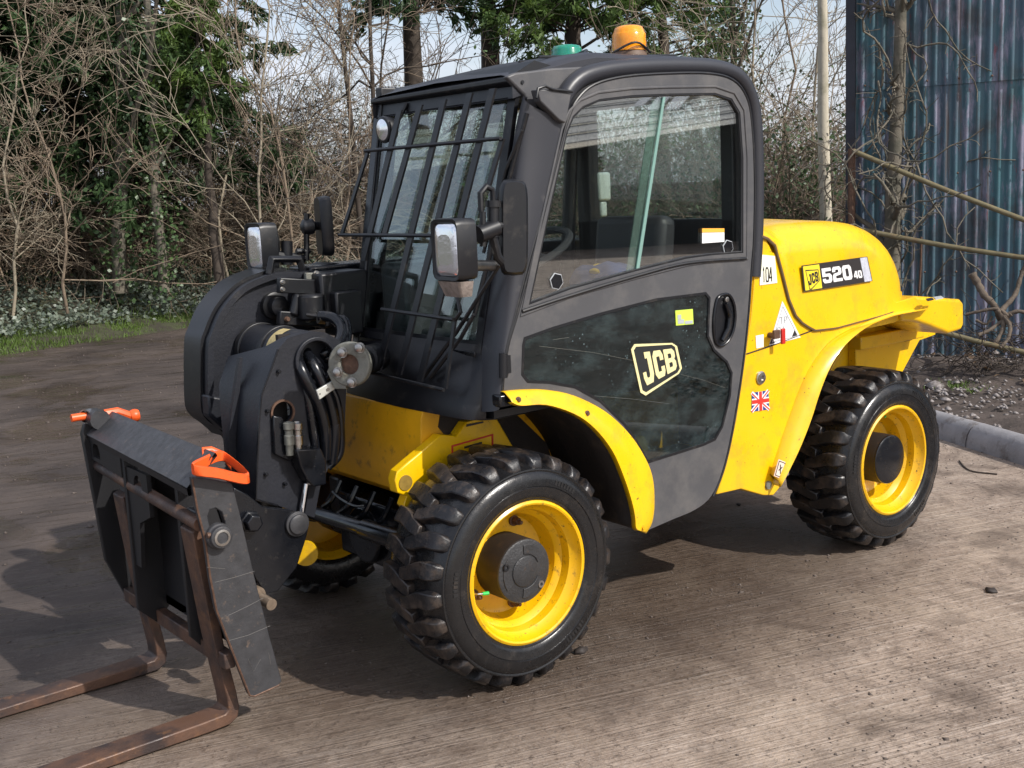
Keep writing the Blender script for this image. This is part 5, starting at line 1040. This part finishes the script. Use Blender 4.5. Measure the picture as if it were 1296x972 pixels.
B = Big(); rng = np.random.default_rng(31); p = vp(62000, -5, 14, 1.3, 5.5); p[:, 2] += rng.uniform(.0, 1, len(p))**1.2*3.0; cl_ = np.sin(p[:, 0]*2.7+1)+np.sin(p[:, 1]*3.3)+np.sin(p[:, 2]*5+p[:, 0]*2); p = p[cl_ > .1]; B.leaves(p, .05, .6); o = B.build('bramble_leaves', BRG); tag(o, 'green bramble leaves caught through the thicket', 'leaves', None, 'stuff')
B = Big(); p = vp(14000, -5, 14, 1.2, 4.0); p[:, 2] += rng.uniform(.0, 1, len(p))*2.2; B.leaves(p, .05, .5); o = B.build('dead_leaves', DRY); tag(o, 'dead brown leaves hanging through the thicket', 'leaves', None, 'stuff')

# ---------------------------------------------------------------- trees
def conifer(base, H, Rr, seed, label, m=CON, dens=1.0, zlow=.12, sz=.16, lean=(0, 0), droop=.30, name='conifer_tree', bark=BARKD):
    global rng
    rng = np.random.default_rng(seed); t = empty(name, tuple(base), label, 'tree', 'trees along the back of the track')
    B = Big(); K_ = 12; tr_ = np.zeros((1, K_, 3)); tr_[0] = np.array(base)+np.stack([np.linspace(0, lean[0], K_)+rng.normal(0, .03, K_), np.linspace(0, lean[1], K_)+rng.normal(0, .03, K_), np.linspace(-.2, H, K_)], 1); Rt_ = (.022*H*np.linspace(1, .12, K_))[None]
    B.tubes(tr_, Rt_, 8); nb = int(95*dens*H/7); tt = rng.uniform(zlow, .98, nb); zz = tt*H; az = rng.uniform(0, 2*PI, nb); bs = np.stack([np.interp(tt, np.linspace(0, 1, K_), tr_[0, :, i]) for i in range(3)], 1)
    Ln = Rr*(1.02-tt)**.6*rng.uniform(.55, 1.15, nb); D = np.stack([np.cos(az), np.sin(az), np.full(nb, .28)], 1); P = paths(bs, D, Ln, 7, .10, 0, droop)
    Rd = (.006+.011*Ln)[:, None]*np.linspace(1, .2, 7)[None]; B.tubes(P, Rd, 4); C1, R1 = grow(P, Rd, 7, .42, .7, 5, .15, -.03, .3); R1 = np.maximum(R1, .004); B.tubes(C1, R1, 3); B.build('trunk', bark, t)
    # foliage sprays along the branchlets
    F_ = Big(); n1 = len(C1); reps = max(2, int(14*dens)); par = np.repeat(np.arange(n1), reps); k = rng.uniform(.1, 1, len(par))*4; i = np.minimum(k.astype(int), 3); fr = (k-i)[:, None]; c = C1[par, i]*(1-fr)+C1[par, i+1]*fr; d = unit(C1[par, i+1]-C1[par, i])
    for j in range(3):
        dd = unit(d+rng.normal(size=d.shape)*.6+np.array([0, 0, -.18])); F_.leaves(c+rng.normal(size=c.shape)*.04, sz*1.0, .26, dirs=dd, flat=.0)
    F_.build('crown', m, t); return t
def baretree(base, H, seed, label, m=BARKP, r0=.06, lean=(.1, 0), ch=(9, 5, 4), spread=.6, name='bare_tree', t0=.2, up=.12, lr=.45, grp='trees along the back of the track', wob=.12):
    global rng
    rng = np.random.default_rng(seed); t = empty(name, tuple(base), label, 'tree', grp)
    K_ = 12; w_ = rng.normal(0, (.035 if r0 > .03 and r0 != .075 else (.02 if r0 == .075 else .13))*H/6, (K_, 2)).cumsum(0)*.6; w_ -= w_[0]; T0_ = np.array(base)+np.stack([np.linspace(0, lean[0], K_)+w_[:, 0], np.linspace(0, lean[1], K_)+w_[:, 1], np.linspace(-.2, H, K_)], 1); T0_ = T0_[None]; R0_ = (r0*np.linspace(1, .25, K_))[None]
    B = Big(); B.tubes(T0_, R0_, 9); B.build('trunk', m, t, smooth=True)
    B = Big(); P, Rd = grow(T0_, R0_, ch[0], lr, spread, 8, wob, up, t0); B.tubes(P, Rd, 5); P2, Rd2 = grow(P, Rd, ch[1], .5, .65, 6, .2, up*.8, .15); Rd2 = np.maximum(Rd2, .005); B.tubes(P2, Rd2, 3); P3, Rd3 = grow(P2, Rd2, ch[2]-1, .6, .6, 4, .28, up*.5, .15); Rd3 = np.maximum(Rd3, .0036); B.tubes(P3, Rd3, 3)
    B.build('crown', m, t); return t, T0_, P, P2
def ivyon(parent, P, N_, sp, size, zmax=9, m=None, name='ivy'):
    F_ = Big(); n_, K_, _ = P.shape; par = rng.integers(0, n_, N_); k = rng.uniform(0, 1, N_)*(K_-1.001); i = k.astype(int); fr = (k-i)[:, None]; c = P[par, i]*(1-fr)+P[par, i+1]*fr; c = c+rng.normal(size=c.shape)*sp; c = c[c[:, 2] < zmax]; F_.leaves(c, size, .8); F_.build(name, m or IVY, parent)

conifer(at(40, 17.5, .9), 9.5, 2.6, 101, 'large dark conifer at the left edge with deep shade under its boughs', dens=1.5, sz=.17)
conifer(at(110, 16.9, .8), 9.5, 2.2, 109, 'dense dark conifer between the left edge and the ivy clad trunk', dens=1.3, sz=.17)
conifer(at(205, 17.6, .9), 10.0, 2.5, 102, 'dark conifer behind the ivy clad trunk, left of the machine', dens=1.4, sz=.17)
conifer(at(-130, 17.0, .9), 9.0, 2.6, 103, 'dark conifer standing beyond the left border of the track view', dens=1.2)
conifer(at(285, 15.7, .7), 3.7, 1.35, 104, 'low bright green conifer bough beside the ivy clad trunk', m=CON2, dens=.8, zlow=.55, sz=.12)
conifer(at(545, 19.5, .9), 9.5, 2.1, 105, 'tall conifer with brownish gaps behind the cab visor', dens=.95, zlow=.38, sz=.15)
conifer(at(640, 20.5, .9), 10.0, 2.2, 106, 'tall dark conifer directly behind the green beacon', dens=1.0, zlow=.36, sz=.15)
conifer(at(745, 20.0, .9), 9.0, 2.3, 107, 'lighter green conifer seen left of the orange beacon', m=CON2, dens=1.0, zlow=.3, sz=.14)
conifer(at(850, 21.0, .9), 7.2, 2.0, 108, 'feathery green conifer right of the orange beacon', m=CON2, dens=.9, zlow=.35, sz=.14)
# ivy clad tree in front of the dark conifers
t, T0_, P, P2 = baretree(at(160, 15.6, .7), 7.5, 201, 'pale leaning trunk wrapped in glossy ivy at the left', BARKG, .10, (.9, .1), (8, 5, 4)); ivyon(t, T0_, 2600, .16, .07, 9); ivyon(t, P, 1800, .16, .065, 9)
t, T0_, P, P2 = baretree(at(215, 15.4, .7), 7.0, 202, 'slim ivy hung tree right of the leaning ivy trunk', BARKG, .07, (.35, 0), (8, 5, 4)); ivyon(t, T0_, 3000, .13, .06, 4.0); ivyon(t, P, 900, .2, .06, 4)
for i, (px, D, H, ln, lab, m_, ch_) in enumerate([
    (330, 15.2, 5.6, .7, 'many branched bare shrub tree behind the boom, pale twigs reaching left', BARKP, (14, 7, 5)),
    (395, 15.8, 5.2, -.8, 'bare tan tree leaning left between the conifers and the cab', BARK, (13, 7, 5)),
    (300, 17.0, 6.0, .9, 'bare arching tree with yellowish twigs above the low conifer bough', BARKP, (14, 7, 5)),
    (470, 17.0, 7.5, .1, 'slim dark bare tree just left of the cab visor', BARKD, (12, 6, 4)),
    (487, 17.6, 7.5, .2, 'second slim dark bare tree crossing behind the visor tip', BARKD, (12, 6, 4)),
    (440, 16.3, 3.9, .3, 'bushy bare shrub left of the work lamp', BARK, (15, 7, 5)),
    (90, 14.9, 4.4, -.5, 'bare branching shrub in front of the left conifer', BARK, (13, 7, 5)),
    (20, 14.6, 4.0, .6, 'bare shrub with pale twigs at the left frame edge', BARKP, (13, 7, 5)),
    (975, 16.5, 7.5, .6, 'bare pale tree right of the cab leaning right', BARKP, (13, 7, 5)),
    (1005, 17.5, 7.5, -.3, 'slender bare tree between the cab and the pale trunk', BARK, (12, 6, 4)),
    (1030, 15.5, 6.5, .4, 'bare multi branched tree beside the pale trunk', BARKP, (13, 7, 5)),
    (900, 19.0, 6.5, .3, 'thin bare tree behind the roof corner of the cab', BARK, (12, 6, 4)),
    (-90, 14.5, 5.4, .5, 'bare shrub tree beyond the left edge of the view', BARK, (13, 7, 5)),
    (-330, 15.5, 6.4, .5, 'bare tree far along the track on the left', BARKP, (13, 7, 5)),
    ]):
    baretree(at(px, D, .5), H, 300+i, lab, m_, .022 if m_ is not BARKD else .045, (ln, 0), (ch_[0]+6, ch_[1]+2, ch_[2]), .95, t0=.06, lr=.5, up=.03, wob=.2)
t, T0_, P, P2 = baretree(at(932, 19.0, .9), 5.6, 401, 'ivy smothered trunk right of the orange beacon', BARKG, .09, (.1, 0), (6, 4, 3)); ivyon(t, T0_, 3200, .17, .075)
t, T0_, P, P2 = baretree(at(1057, 12.6, .2), 8.0, 402, 'tall straight pale trunk beside the blue shed', PALE, .075, (.02, 0), (6, 4, 4), t0=.45)
# bushes behind the hood
thick = []
def bush(base, Hh, Rr, seed, label, m, lf=IVY, nst=60, nl=2600, name='bush'):
    global rng
    rng = np.random.default_rng(seed); t = empty(name, tuple(base), label, 'bush', 'bushes behind the engine hood'); b0 = np.array(base)+np.stack([rng.normal(0, Rr*.35, nst), rng.normal(0, Rr*.35, nst), np.zeros(nst)], 1); D = np.stack([rng.normal(0, .5, nst), rng.normal(0, .5, nst), np.ones(nst)], 1)
    P = paths(b0, D, rng.uniform(.5, 1.1, nst)*Hh, 8, .16, 0, .25); Rd = .011*rng.uniform(.6, 1.4, nst)[:, None]*np.linspace(1, .35, 8)[None]; B = Big(); B.tubes(P, Rd, 4); C1, R1 = grow(P, Rd, 8, .42, .75, 6, .25, .0); R1 = np.maximum(R1, .0032); B.tubes(C1, R1, 3); C2, R2_ = grow(C1, R1, 4, .5, .7, 4, .3, .0); R2_ = np.maximum(R2_, .0024); B.tubes(C2, R2_, 3); B.build('stems', m, t)
    F_ = Big(); pr = rng.integers(0, len(C1), nl); c = C1[pr, rng.integers(0, 6, nl)]+rng.normal(size=(nl, 3))*.08; c = c[np.sin(c[:, 0]*4)+np.sin(c[:, 1]*4+c[:, 2]*3) > -.3]; F_.leaves(c, .055, .7); F_.build('leaves', lf, t)
bush(at(970, 14.5, .2), 2.6, 1.0, 501, 'twiggy brown bush directly behind the cab rear corner', BARK)
bush(at(1010, 13.6, .2), 2.3, .9, 502, 'tangled bush with green leaves behind the engine hood', BARK, nl=5200)
bush(at(1050, 13.2, .2), 2.2, .8, 503, 'bare tangled bush against the shed corner', BARKB, nl=2600)
bush(at(900, 15.5, .4), 2.8, 1.2, 504, 'large dim bush seen through the cab windows', BARK, nl=6000)
bush(at(780, 16.0, .5), 3.0, 1.3, 505, 'leafy bush filling the view through the cab glass', BARKB, IVY, 80, 9000)
bush(at(1020, 17.0, .5), 3.2, 1.3, 506, 'taller bare bush farther behind the pale trunk', BARKB, nl=3000)

# ---------------------------------------------------------------- shed of corrugated sheets
SD = np.array([.44, -.90, 0]); SD /= np.linalg.norm(SD); SP = at(1200, 9.0); SNV = np.array([-SD[1]*-1, SD[0]*-1, 0]); 
SNV = np.array([-.90, -.44, 0]); SNV = SNV/np.linalg.norm(SNV)    # outward, towards the yard
def wallpt(px, z=0):
    d = ray(px, 300); d = np.array([d[0], d[1], 0]); A_ = np.array([[d[0], -SD[0]], [d[1], -SD[1]]]); t_ = np.linalg.solve(A_, (SP-CAM)[:2]); return t_[1]
s0w = wallpt(1078); s1w = s0w+6
def shed_mat():
    m = bpy.data.materials.new('shed_paint'); m.use_nodes = True; t = m.node_tree; n = t.nodes; l = t.links; b = n['Principled BSDF']; b.inputs['Roughness'].default_value = .55
    geo = n.new('ShaderNodeNewGeometry'); mp_ = n.new('ShaderNodeMapping'); mp_.inputs['Scale'].default_value = (1, 1, .22); l.new(geo.outputs['Position'], mp_.inputs[0])
    def noise(sc, v, det=6, ro=.65): x = n.new('ShaderNodeTexNoise'); x.inputs['Scale'].default_value = sc; x.inputs['Detail'].default_value = det; x.inputs['Roughness'].default_value = ro; l.new(v, x.inputs['Vector']); return x.outputs[0]
    def rmp(s, a, b_, c=0, d=1): x = n.new('ShaderNodeMapRange'); x.inputs[1].default_value = a; x.inputs[2].default_value = b_; x.inputs[3].default_value = c; x.inputs[4].default_value = d; l.new(s, x.inputs[0]); return x.outputs[0]
    def mix(f, a, b_):
        x = n.new('ShaderNodeMixRGB')
        for i, s in ((0, f), (1, a), (2, b_)):
            if isinstance(s, tuple): x.inputs[i].default_value = (*s, 1)
            else: l.new(s, x.inputs[i])
        return x.outputs[0]
    v = mp_.outputs[0]; c = mix(rmp(noise(5, v), .35, .65), (.05, .145, .17), (.065, .105, .15))
    c = mix(rmp(noise(9, v, 8, .75), .50, .60), c, (.22, .215, .29)); mp2 = n.new('ShaderNodeMapping'); mp2.inputs['Scale'].default_value = (1, 1, .05); l.new(geo.outputs['Position'], mp2.inputs[0]); c = mix(rmp(noise(14, v, 8, .8), .59, .67), c, (.20, .045, .06)); c = mix(rmp(noise(17, mp2.outputs[0], 5, .7), .56, .68, 0, .8), c, (.075, .045, .035)); c = mix(rmp(noise(1.9, geo.outputs['Position'], 6), .50, .66, 0, .7), c, (.045, .033, .032)); l.new(c, b.inputs['Base Color'])
    sx = n.new('ShaderNodeSeparateXYZ'); l.new(geo.outputs['Position'], sx.inputs[0])
    return m
SHM = shed_mat()
shed = empty('corrugated_shed', tuple(SP+SD*(s0w+2)), 'tall shed clad in peeling blue green corrugated sheets at the right', 'shed')
pitch = .0762
def csheet(sa, sb, za, zb_, off, seed):
    n_ = int(round((sb-sa)/pitch*8)); rows = [[], []]; r_ = np.random.default_rng(seed); jit = r_.uniform(-.006, .006)
    for i in range(n_+1):
        s_ = sa+(sb-sa)*i/n_; d = off+jit+.011*math.cos(2*PI*s_/pitch); 
        for k, z in enumerate((za, zb_)): rows[k].append(tuple(SP+SD*s_+SNV*d+np.array([0, 0, z])))
    mb = MB(); mb.loft(rows); return obj('corrugated_sheet', mb, SHM, shed, smooth=60)
k = 0; sa = s0w+.03
while sa < s1w:
    csheet(sa, sa+.62, -.05, 2.34, .0, k); csheet(sa, sa+.62, 2.26, 4.4, .006, k+50); sa += .61; k += 1
mb = MB(); a = SP+SD*(s0w-.04)+SNV*.05; b = SP+SD*(s0w+.03)+SNV*.05
DKBD = mat('dark_blue_board', (.04, .045, .06), .8, vary=.3, dirt=(.04, .03, .03), dscale=6)
mb.loft([[a, b, b-SNV*.08, a-SNV*.08], [p+np.array([0, 0, 4.4]) for p in (a, b, b-SNV*.08, a-SNV*.08)]], closed=True); obj('corner_board', mb, DKBD, shed)
mb = MB(); a = SP+SD*(s0w-.04)-SNV*.05; b = a-SNV*2.4; mb.loft([[a, b], [a+np.array([0, 0, 4.4]), b+np.array([0, 0, 4.4])]]); obj('end_wall', mb, MATS['dark_blue_board'], shed, solid=.02)
mb = MB(); a = SP+SD*(s0w-.05)+SNV*.06+np.array([0, 0, 4.4]); b = SP+SD*s1w+SNV*.06+np.array([0, 0, 4.4]); mb.loft([[a, b], [a-SNV*2.5+np.array([0, 0, .5]), b-SNV*2.5+np.array([0, 0, .5])]]); obj('roof', mb, MATS['dark_blue_board'], shed, solid=.03)
mb = MB()
for z_ in (.85, 1.6, 2.30, 3.3):
    for i_ in range(28):
        c = SP+SD*(s0w+.10+i_*pitch*3)+SNV*(.014+.004)+np.array([0, 0, z_]); mb.lathe([(.009, 0), (.009, .003), (.004, .008)], c, SNV, 6)
tag(obj('fixing_bolt', mb, RUSTB, shed), kind='stuff')
# ivy stem against the corner
rng = np.random.default_rng(61)
base = SP+SD*(s0w+.33)+SNV*.14; t, T0_, P, P2 = baretree(base, 5.0, 403, 'old trunk with bare creeper stems climbing the shed corner', BARKG, .075, (.03, -.03), (26, 5, 4), .9, t0=.05, up=.02, lr=.10, grp='trees along the back of the track', wob=.3)
B = Big(); n_ = 60; b0 = base[None]+rng.normal(0, .07, (n_, 3))*np.array([1, 1, 0])+SNV*.05; b0[:, 2] = rng.uniform(0, 3.8, n_); Pq = paths(b0, np.stack([rng.normal(0, .4, n_), rng.normal(0, .4, n_), rng.choice([-1, 1, 1], n_)], 1), rng.uniform(.5, 1.6, n_), 14, .30); Rq = np.full((n_, 14), .009)*np.linspace(1, .5, 14); B.tubes(Pq, Rq, 5); C1, R1 = grow(Pq, Rq, 16, .13, 1.1, 4, .4, 0, 0); B.tubes(C1, np.maximum(R1, .003), 3); B.build('creeper', BARKG, t)
# scaffold pipes leaning across the shed front
def pipe(a, b, r_, label, m):
    mb = MB(); mb.tube([tuple(p) for p in spl([a, (np.array(a)+b)/2+np.array([0, 0, -.015]), b], 5)], r_, 12); o = obj('pipe', mb, m, None, smooth=60); tag(o, label, 'pipe', 'long rusty pipes across the shed front')
PM = mat('mossy_pipe', (.19, .16, .085), .7, vary=.4, vscale=15, dirt=(.14, .07, .03), dscale=9)
def sh(px, py, off): return UP(px, py, SP+SNV*off, SNV)
pipe(sh(1080, 191, .32), sh(1330, 291, .45), .019, 'upper long mossy pipe sloping down to the right across the shed', PM)
pipe(sh(1075, 288, .32), sh(1330, 331, .45), .019, 'middle rusty pipe running behind the engine hood across the shed', PM)
pipe(sh(1150, 408, .85), sh(1340, 455, .95), .019, 'lowest pipe lying near the ground in front of the roots', PM)
mb = MB(); a = sh(1078, 188, .30); mb.tube([(a[0], a[1], -.05), tuple(a)], .028, 8); o = obj('fence_post', mb, RUSTB, None); tag(o, 'rusty upright post at the shed corner carrying the pipes', 'post')
mb = MB(); a = sh(1166, 300, .12); b = sh(1163, 372, .12); mb.tube([a, (a+b)/2+np.array([.01, 0, 0]), b], .010, 6); o = obj('rusty_strip', mb, RUSTB, None); tag(o, 'thin rusty strip hanging on the shed wall behind the hood', 'strip')
# ---------------------------------------------------------------- kerb and rough ground
K0_ = U(1189, 555, 'z', ZG); K1_ = U(1296, 589, 'z', ZG); kd = unit(K0_-K1_); kn = np.array([kd[1], -kd[0], 0]); 
if kn[0] < 0: kn = -kn
kerb = empty('kerb', tuple(K1_), 'grey rounded concrete kerb along the yard edge', None); kerb['kind'] = 'structure'
KM = mat('kerb_concrete', (.30, .29, .30), .75, vary=.3, vscale=6, bump=.3, bscale=50, dirt=(.10, .08, .07), dscale=8, dlo=.52, dhi=.7)
jn = U(1222, 566, 'z', ZG); sj = (jn-K1_)@kd
kp = [(-.01, -.03), (-.005, .03), (.004, .07), (.022, .104), (.048, .128), (.08, .138), (.112, .132), (.14, .112), (.155, .08), (.16, -.03)]
for i in range(-5, 9):
    sa = sj+i*.915+.006; sb = sj+(i+1)*.915-.006; mb = MB(); r_ = np.random.default_rng(70+i); dz = r_.uniform(-.004, .004)
    rows = [[tuple(K1_+kd*s_+kn*a+np.array([0, 0, b+dz])) for a, b in kp] for s_ in (sa, sb)]; mb.loft(rows, closed=True); mb.add(rows[0], [tuple(range(10))]); mb.add(rows[1], [tuple(range(9, -1, -1))]); obj('kerb_stone', mb, KM, kerb, bevel=.004, smooth=50)
mb = MB(); rows = []; r_ = np.random.default_rng(8)
sv = np.arange(-6, 9, .12)
prof_ = [(.15, .09), (.30, .10), (.45, .115), (.6, .12), (.8, .13), (1.0, .15), (1.2, .16), (1.5, .18), (1.8, .2), (2.2, .24), (2.7, .26), (3.4, .2), (5, .1), (12, .05)]
for a, b in prof_: rows.append([tuple(K1_+kd*s_+kn*a+np.array([0, 0, b+(r_.uniform(-.02, .03)+.03*math.sin(s_*2.3+a*3) if a > .2 else 0)])) for s_ in sv])
mb.loft(rows); o = obj('rough_ground', mb, mat('rough_soil', (.085, .065, .055), .9, col2=(.045, .034, .028), vscale=5, bump=1.0, bscale=26, dirt=(.18, .15, .14), dscale=40, dlo=.6, dhi=.72), None, smooth=70); tag(o, 'dark gravelly soil between the kerb and the shed', None, None, 'structure')
# stones
def n_sub(P): return len(P) < 20
def rock_big(P, size, seed):
    r_ = np.random.default_rng(seed); V0 = np.array([(1, 0, 0), (0, 1, 0), (-1, 0, 0), (0, -1, 0), (0, 0, 1), (0, 0, -1)], float); F0 = np.array([(0, 1, 4), (1, 2, 4), (2, 3, 4), (3, 0, 4), (1, 0, 5), (2, 1, 5), (3, 2, 5), (0, 3, 5)]); B = Big()
    if n_sub(P): 
        bm = bmesh.new(); bmesh.ops.create_icosphere(bm, subdivisions=2, radius=1); V0 = np.array([v.co[:] for v in bm.verts]); F0 = np.array([[v.index for v in f.verts] for f in bm.faces]); bm.free()
    n_ = len(P); sz = (size*np.exp(r_.normal(0, .4, n_)))[:, None, None]; V = V0[None]*(1+r_.uniform(-.3, .3, (n_, len(V0), 1)))*sz*np.stack([r_.uniform(.7, 1.4, n_), r_.uniform(.7, 1.4, n_), r_.uniform(.4, .8, n_)], 1)[:, None]+P[:, None]; F = F0[None]+np.arange(n_)[:, None, None]*len(V0); B.add(V.reshape(-1, 3), F.reshape(-1, 3)); return B
r_ = np.random.default_rng(81); s_ = r_.uniform(-3, 6, 5500); a = r_.uniform(.16, 2.8, 5500); P_ = K1_[None]+kd[None]*s_[:, None]+kn[None]*a[:, None]; P_[:, 2] = np.interp(a, [p[0] for p in prof_], [p[1] for p in prof_])+ZG+.01; B = rock_big(P_, .014, 82); o = B.build('gravel', mat('gravel_grey', (.16, .14, .13), .85, col2=(.32, .29, .28), vscale=30)); tag(o, 'loose grey gravel scattered on the soil behind the kerb', 'gravel', None, 'stuff')
n_ = 24000; P_ = np.stack([r_.uniform(-2.6, 5, n_), r_.uniform(-2.5, 3.5, n_), np.full(n_, ZG+.001)], 1); cl_ = np.sin(P_[:, 0]*2.1+.5*np.sin(P_[:, 1]*3))+np.sin(P_[:, 1]*4.2+P_[:, 0]); P_ = P_[cl_+r_.normal(0, .6, n_) > .2]; B = rock_big(P_, .0030, 83); o = B.build('grit', mat('dark_grit', (.09, .07, .058), .8, col2=(.2, .165, .14), vscale=30, mixlo=.58, mixhi=.62)); tag(o, 'small grit and mud crumbs scattered over the concrete yard', 'grit', None, 'stuff')
n_ = 1500; P_ = np.stack([r_.uniform(-3, 6, n_), r_.uniform(2.5, 11, n_), np.full(n_, ZG+.002)], 1); B = rock_big(P_, .008, 84); o = B.build('grit', MATS['dark_grit']); tag(o, 'larger crumbs of grit along the muddy track', 'grit', None, 'stuff')
for px, py, sz, lab in ((735, 826, .022, 'dark clod of mud right of the front wheel'), (1254, 749, .018, 'dark lump of mud on the open yard at the lower right'), (935, 640, .02, 'dark clod under the rear body')):
    c = U(px, py, 'z', ZG); B = rock_big(np.array([c+np.array([0, 0, sz*.3])]), sz*1.1, 90+px); o = B.build('mud_clod', mat('mud_dark', (.03, .023, .02), .7)); tag(o, lab, 'mud clod')
mb = MB(); mb.tube([tuple(U(px, py, 'z', ZG+.005)) for px, py in s2([(1214, 583), (1222, 592), (1234, 597), (1262, 600)], 4)], .004, 6); o = obj('twig', mb, BARKD, None); tag(o, 'thin curved black twig lying on the concrete before the kerb', 'twig')
# driftwood roots and litter near the shed
def root(p_list, r0, r1, label, m=None):
    P_ = [UP(px, py, SP+SNV*off, SNV) for px, py, off in p_list]; P_ = spl(P_, 5); n_ = len(P_); mb = MB(); mb.tube([tuple(p) for p in P_], list(np.linspace(r0, r1, n_)*(1+.15*np.sin(np.arange(n_)*2.1))), 8); o = obj('root', mb, m or mat('root_wood', (.20, .155, .115), .85, vary=.45, vscale=14, bump=.7, bscale=60), None, smooth=60); tag(o, label, 'root', 'dead roots heaped by the shed'); return m
RW = mat('root_wood', (.15, .115, .085), .85, vary=.45, vscale=14, bump=.7, bscale=60)
for pl_, a, b, lab in [
    ([(1230, 346, .7), (1238, 360, .7), (1246, 374, .75), (1258, 386, .75), (1266, 405, .7)], .028, .02, 'thick pale root stub pointing up left of the heap'),
    ([(1300, 330, .4), (1292, 350, .45), (1285, 372, .5), (1272, 388, .6), (1262, 400, .7)], .014, .02, 'dark stem bending down into the roots at the right edge'),
    ([(1222, 398, .8), (1240, 394, .8), (1262, 391, .8), (1276, 400, .8)], .010, .013, 'thin pale root lying across the heap'),
    ([(1262, 392, .8), (1270, 404, .8), (1268, 420, .85), (1258, 436, .9)], .022, .014, 'root running down to the left from the heap'),
    ([(1238, 424, .9), (1252, 418, .85), (1266, 408, .8), (1280, 398, .8)], .012, .014, 'slanting root under the thick stub'),
    ([(1270, 400, .8), (1278, 412, .85), (1276, 428, .9), (1266, 440, .95)], .018, .010, 'forked root nearest the kerb'),
    ([(1276, 398, .75), (1290, 394, .75), (1310, 400, .75)], .016, .012, 'root leading out of view at the right'),
    ([(1235, 405, .8), (1248, 410, .8), (1256, 400, .8)], .010, .008, 'short broken rootlet in the heap')]: root(pl_, a, b, lab, RW)
rng = np.random.default_rng(91)
B = Big(); n_ = 240; c0 = sh(1268, 405, .75); b0 = c0[None]+SD*rng.normal(0, .28, n_)[:, None]+SNV*rng.normal(0, .15, n_)[:, None]; b0[:, 2] = rng.uniform(.15, .5, n_); Pq = paths(b0, rng.normal(size=(n_, 3)), rng.uniform(.15, .5, n_), 6, .35); B.tubes(Pq, np.full((n_, 6), .004)*np.linspace(1, .5, 6), 3); o = B.build('rootlets', BARKD); tag(o, 'tangle of fine dark rootlets round the root heap', 'roots', None, 'stuff')
B = Big(); n_ = 1500; s_ = rng.uniform(-3, 6, n_); a = rng.uniform(1.0, 3.2, n_); P_ = K1_[None]+kd[None]*s_[:, None]+kn[None]*a[:, None]; P_[:, 2] = np.interp(a, [p[0] for p in prof_], [p[1] for p in prof_])+ZG+rng.uniform(.01, .05, n_); B.leaves(P_, .05, .6, dirs=np.stack([rng.normal(0, 1, n_), rng.normal(0, 1, n_), rng.normal(0, .3, n_)], 1)); o = B.build('leaf_litter', DRY); tag(o, 'brown leaf litter on the soil below the roots', 'leaves', None, 'stuff')
B = Big(); n_ = 200; c0 = UP(1222, 487, [0, 0, .15], [0, 0, 1]); P_ = c0[None]+rng.normal(0, .12, (n_, 3))*np.array([1, 1, 0]); B.leaves(P_, .05, .2, dirs=np.stack([rng.normal(0, .5, n_), rng.normal(0, .5, n_), np.ones(n_)], 1)); o = B.build('weed_patch', GRS); tag(o, 'small green weed patch on the gravel', 'weeds', None, 'stuff')

# ---------------------------------------------------------------- barn across the yard (mirrored in the door glass)
def refl(px, py, D):
    """point seen in the door pane at D metres of path beyond the pane"""
    d = ray(px, py); p = U(px, py, 'y', YD); d = d*np.array([1, -1, 1]); return p+d*D
barn = empty('barn', (18, -24, 0), 'low barn with pale corrugated roof and skylights, mirrored in the door glass', 'barn')
a, b = refl(650, 196, 24.0), refl(965, 148, 24.0); c, d = refl(1010, 90, 34), refl(640, 90, 34)
e = unit(b-a); a2, b2 = a-e*6, b+e*6; c2, d2 = c+e*6, d-e*6
RFM = mat('asbestos_roof', (.60, .59, .56), .8, vary=.2, vscale=2, dirt=(.2, .21, .17), dscale=1.5)
nrow = 9
for i in range(nrow):
    t0_, t1_ = i/nrow, (i+1)/nrow+.01; mb = MB(); r0_ = a2*(1-t0_)+d2*t0_, b2*(1-t0_)+c2*t0_; r1_ = a2*(1-t1_)+d2*t1_, b2*(1-t1_)+c2*t1_; lift = np.array([0, 0, .08*(0)]); mb.loft([[r0_[0]+np.array([0, 0, .07]), r0_[1]+np.array([0, 0, .07])], [r1_[0], r1_[1]]]); obj('roof_sheet', mb, RFM, barn, solid=.03, smooth=0)
Lab = np.linalg.norm(b-a); SKY_ = mat('skylight_sheet', (.9, .92, .92), .25, coat=1)  # white base colour stands in for sky and sun glints on the skylights
for px0, px1, v0_, v1_ in ((792, 806, .30, .62), (812, 830, .22, .66), (836, 856, .20, .62), (905, 915, .3, .5)):
    us = [((px-650)/315*Lab+6)/(Lab+12) for px in (px0, px1)]
    Qb = lambda u_, v_: (a2*(1-u_)+b2*u_)*(1-v_)+(d2*(1-u_)+c2*u_)*v_+np.array([0, 0, .16])
    mb = MB(); mb.add([Qb(us[0], v0_), Qb(us[1], v0_), Qb(us[1]+.03, v1_), Qb(us[0]+.03, v1_)], [(0, 1, 2, 3)]); obj('skylight', mb, SKY_, barn, smooth=0, solid=.04)
mb = MB(); gb = [a2+np.array([0, 0, -.05]), b2+np.array([0, 0, -.05])]; back = np.array([e[1], -e[0], 0]); back = back if back[1] < 0 else -back; w0, w1 = gb[0]+back*.8, gb[1]+back*.8
mb.loft([[w0, w1], [np.array([w0[0], w0[1], 0]), np.array([w1[0], w1[1], 0])]]); obj('front_wall', mb, mat('barn_wall', (.05, .05, .045), .9), barn, solid=.1, smooth=0)  # dark base colour carries the shade on the wall below the eave
print('objects', len(bpy.data.objects), 'tris', sum(len(o.data.loops)-2*len(o.data.polygons) for o in bpy.data.objects if o.type == 'MESH' and len(o.data.polygons)>3000))
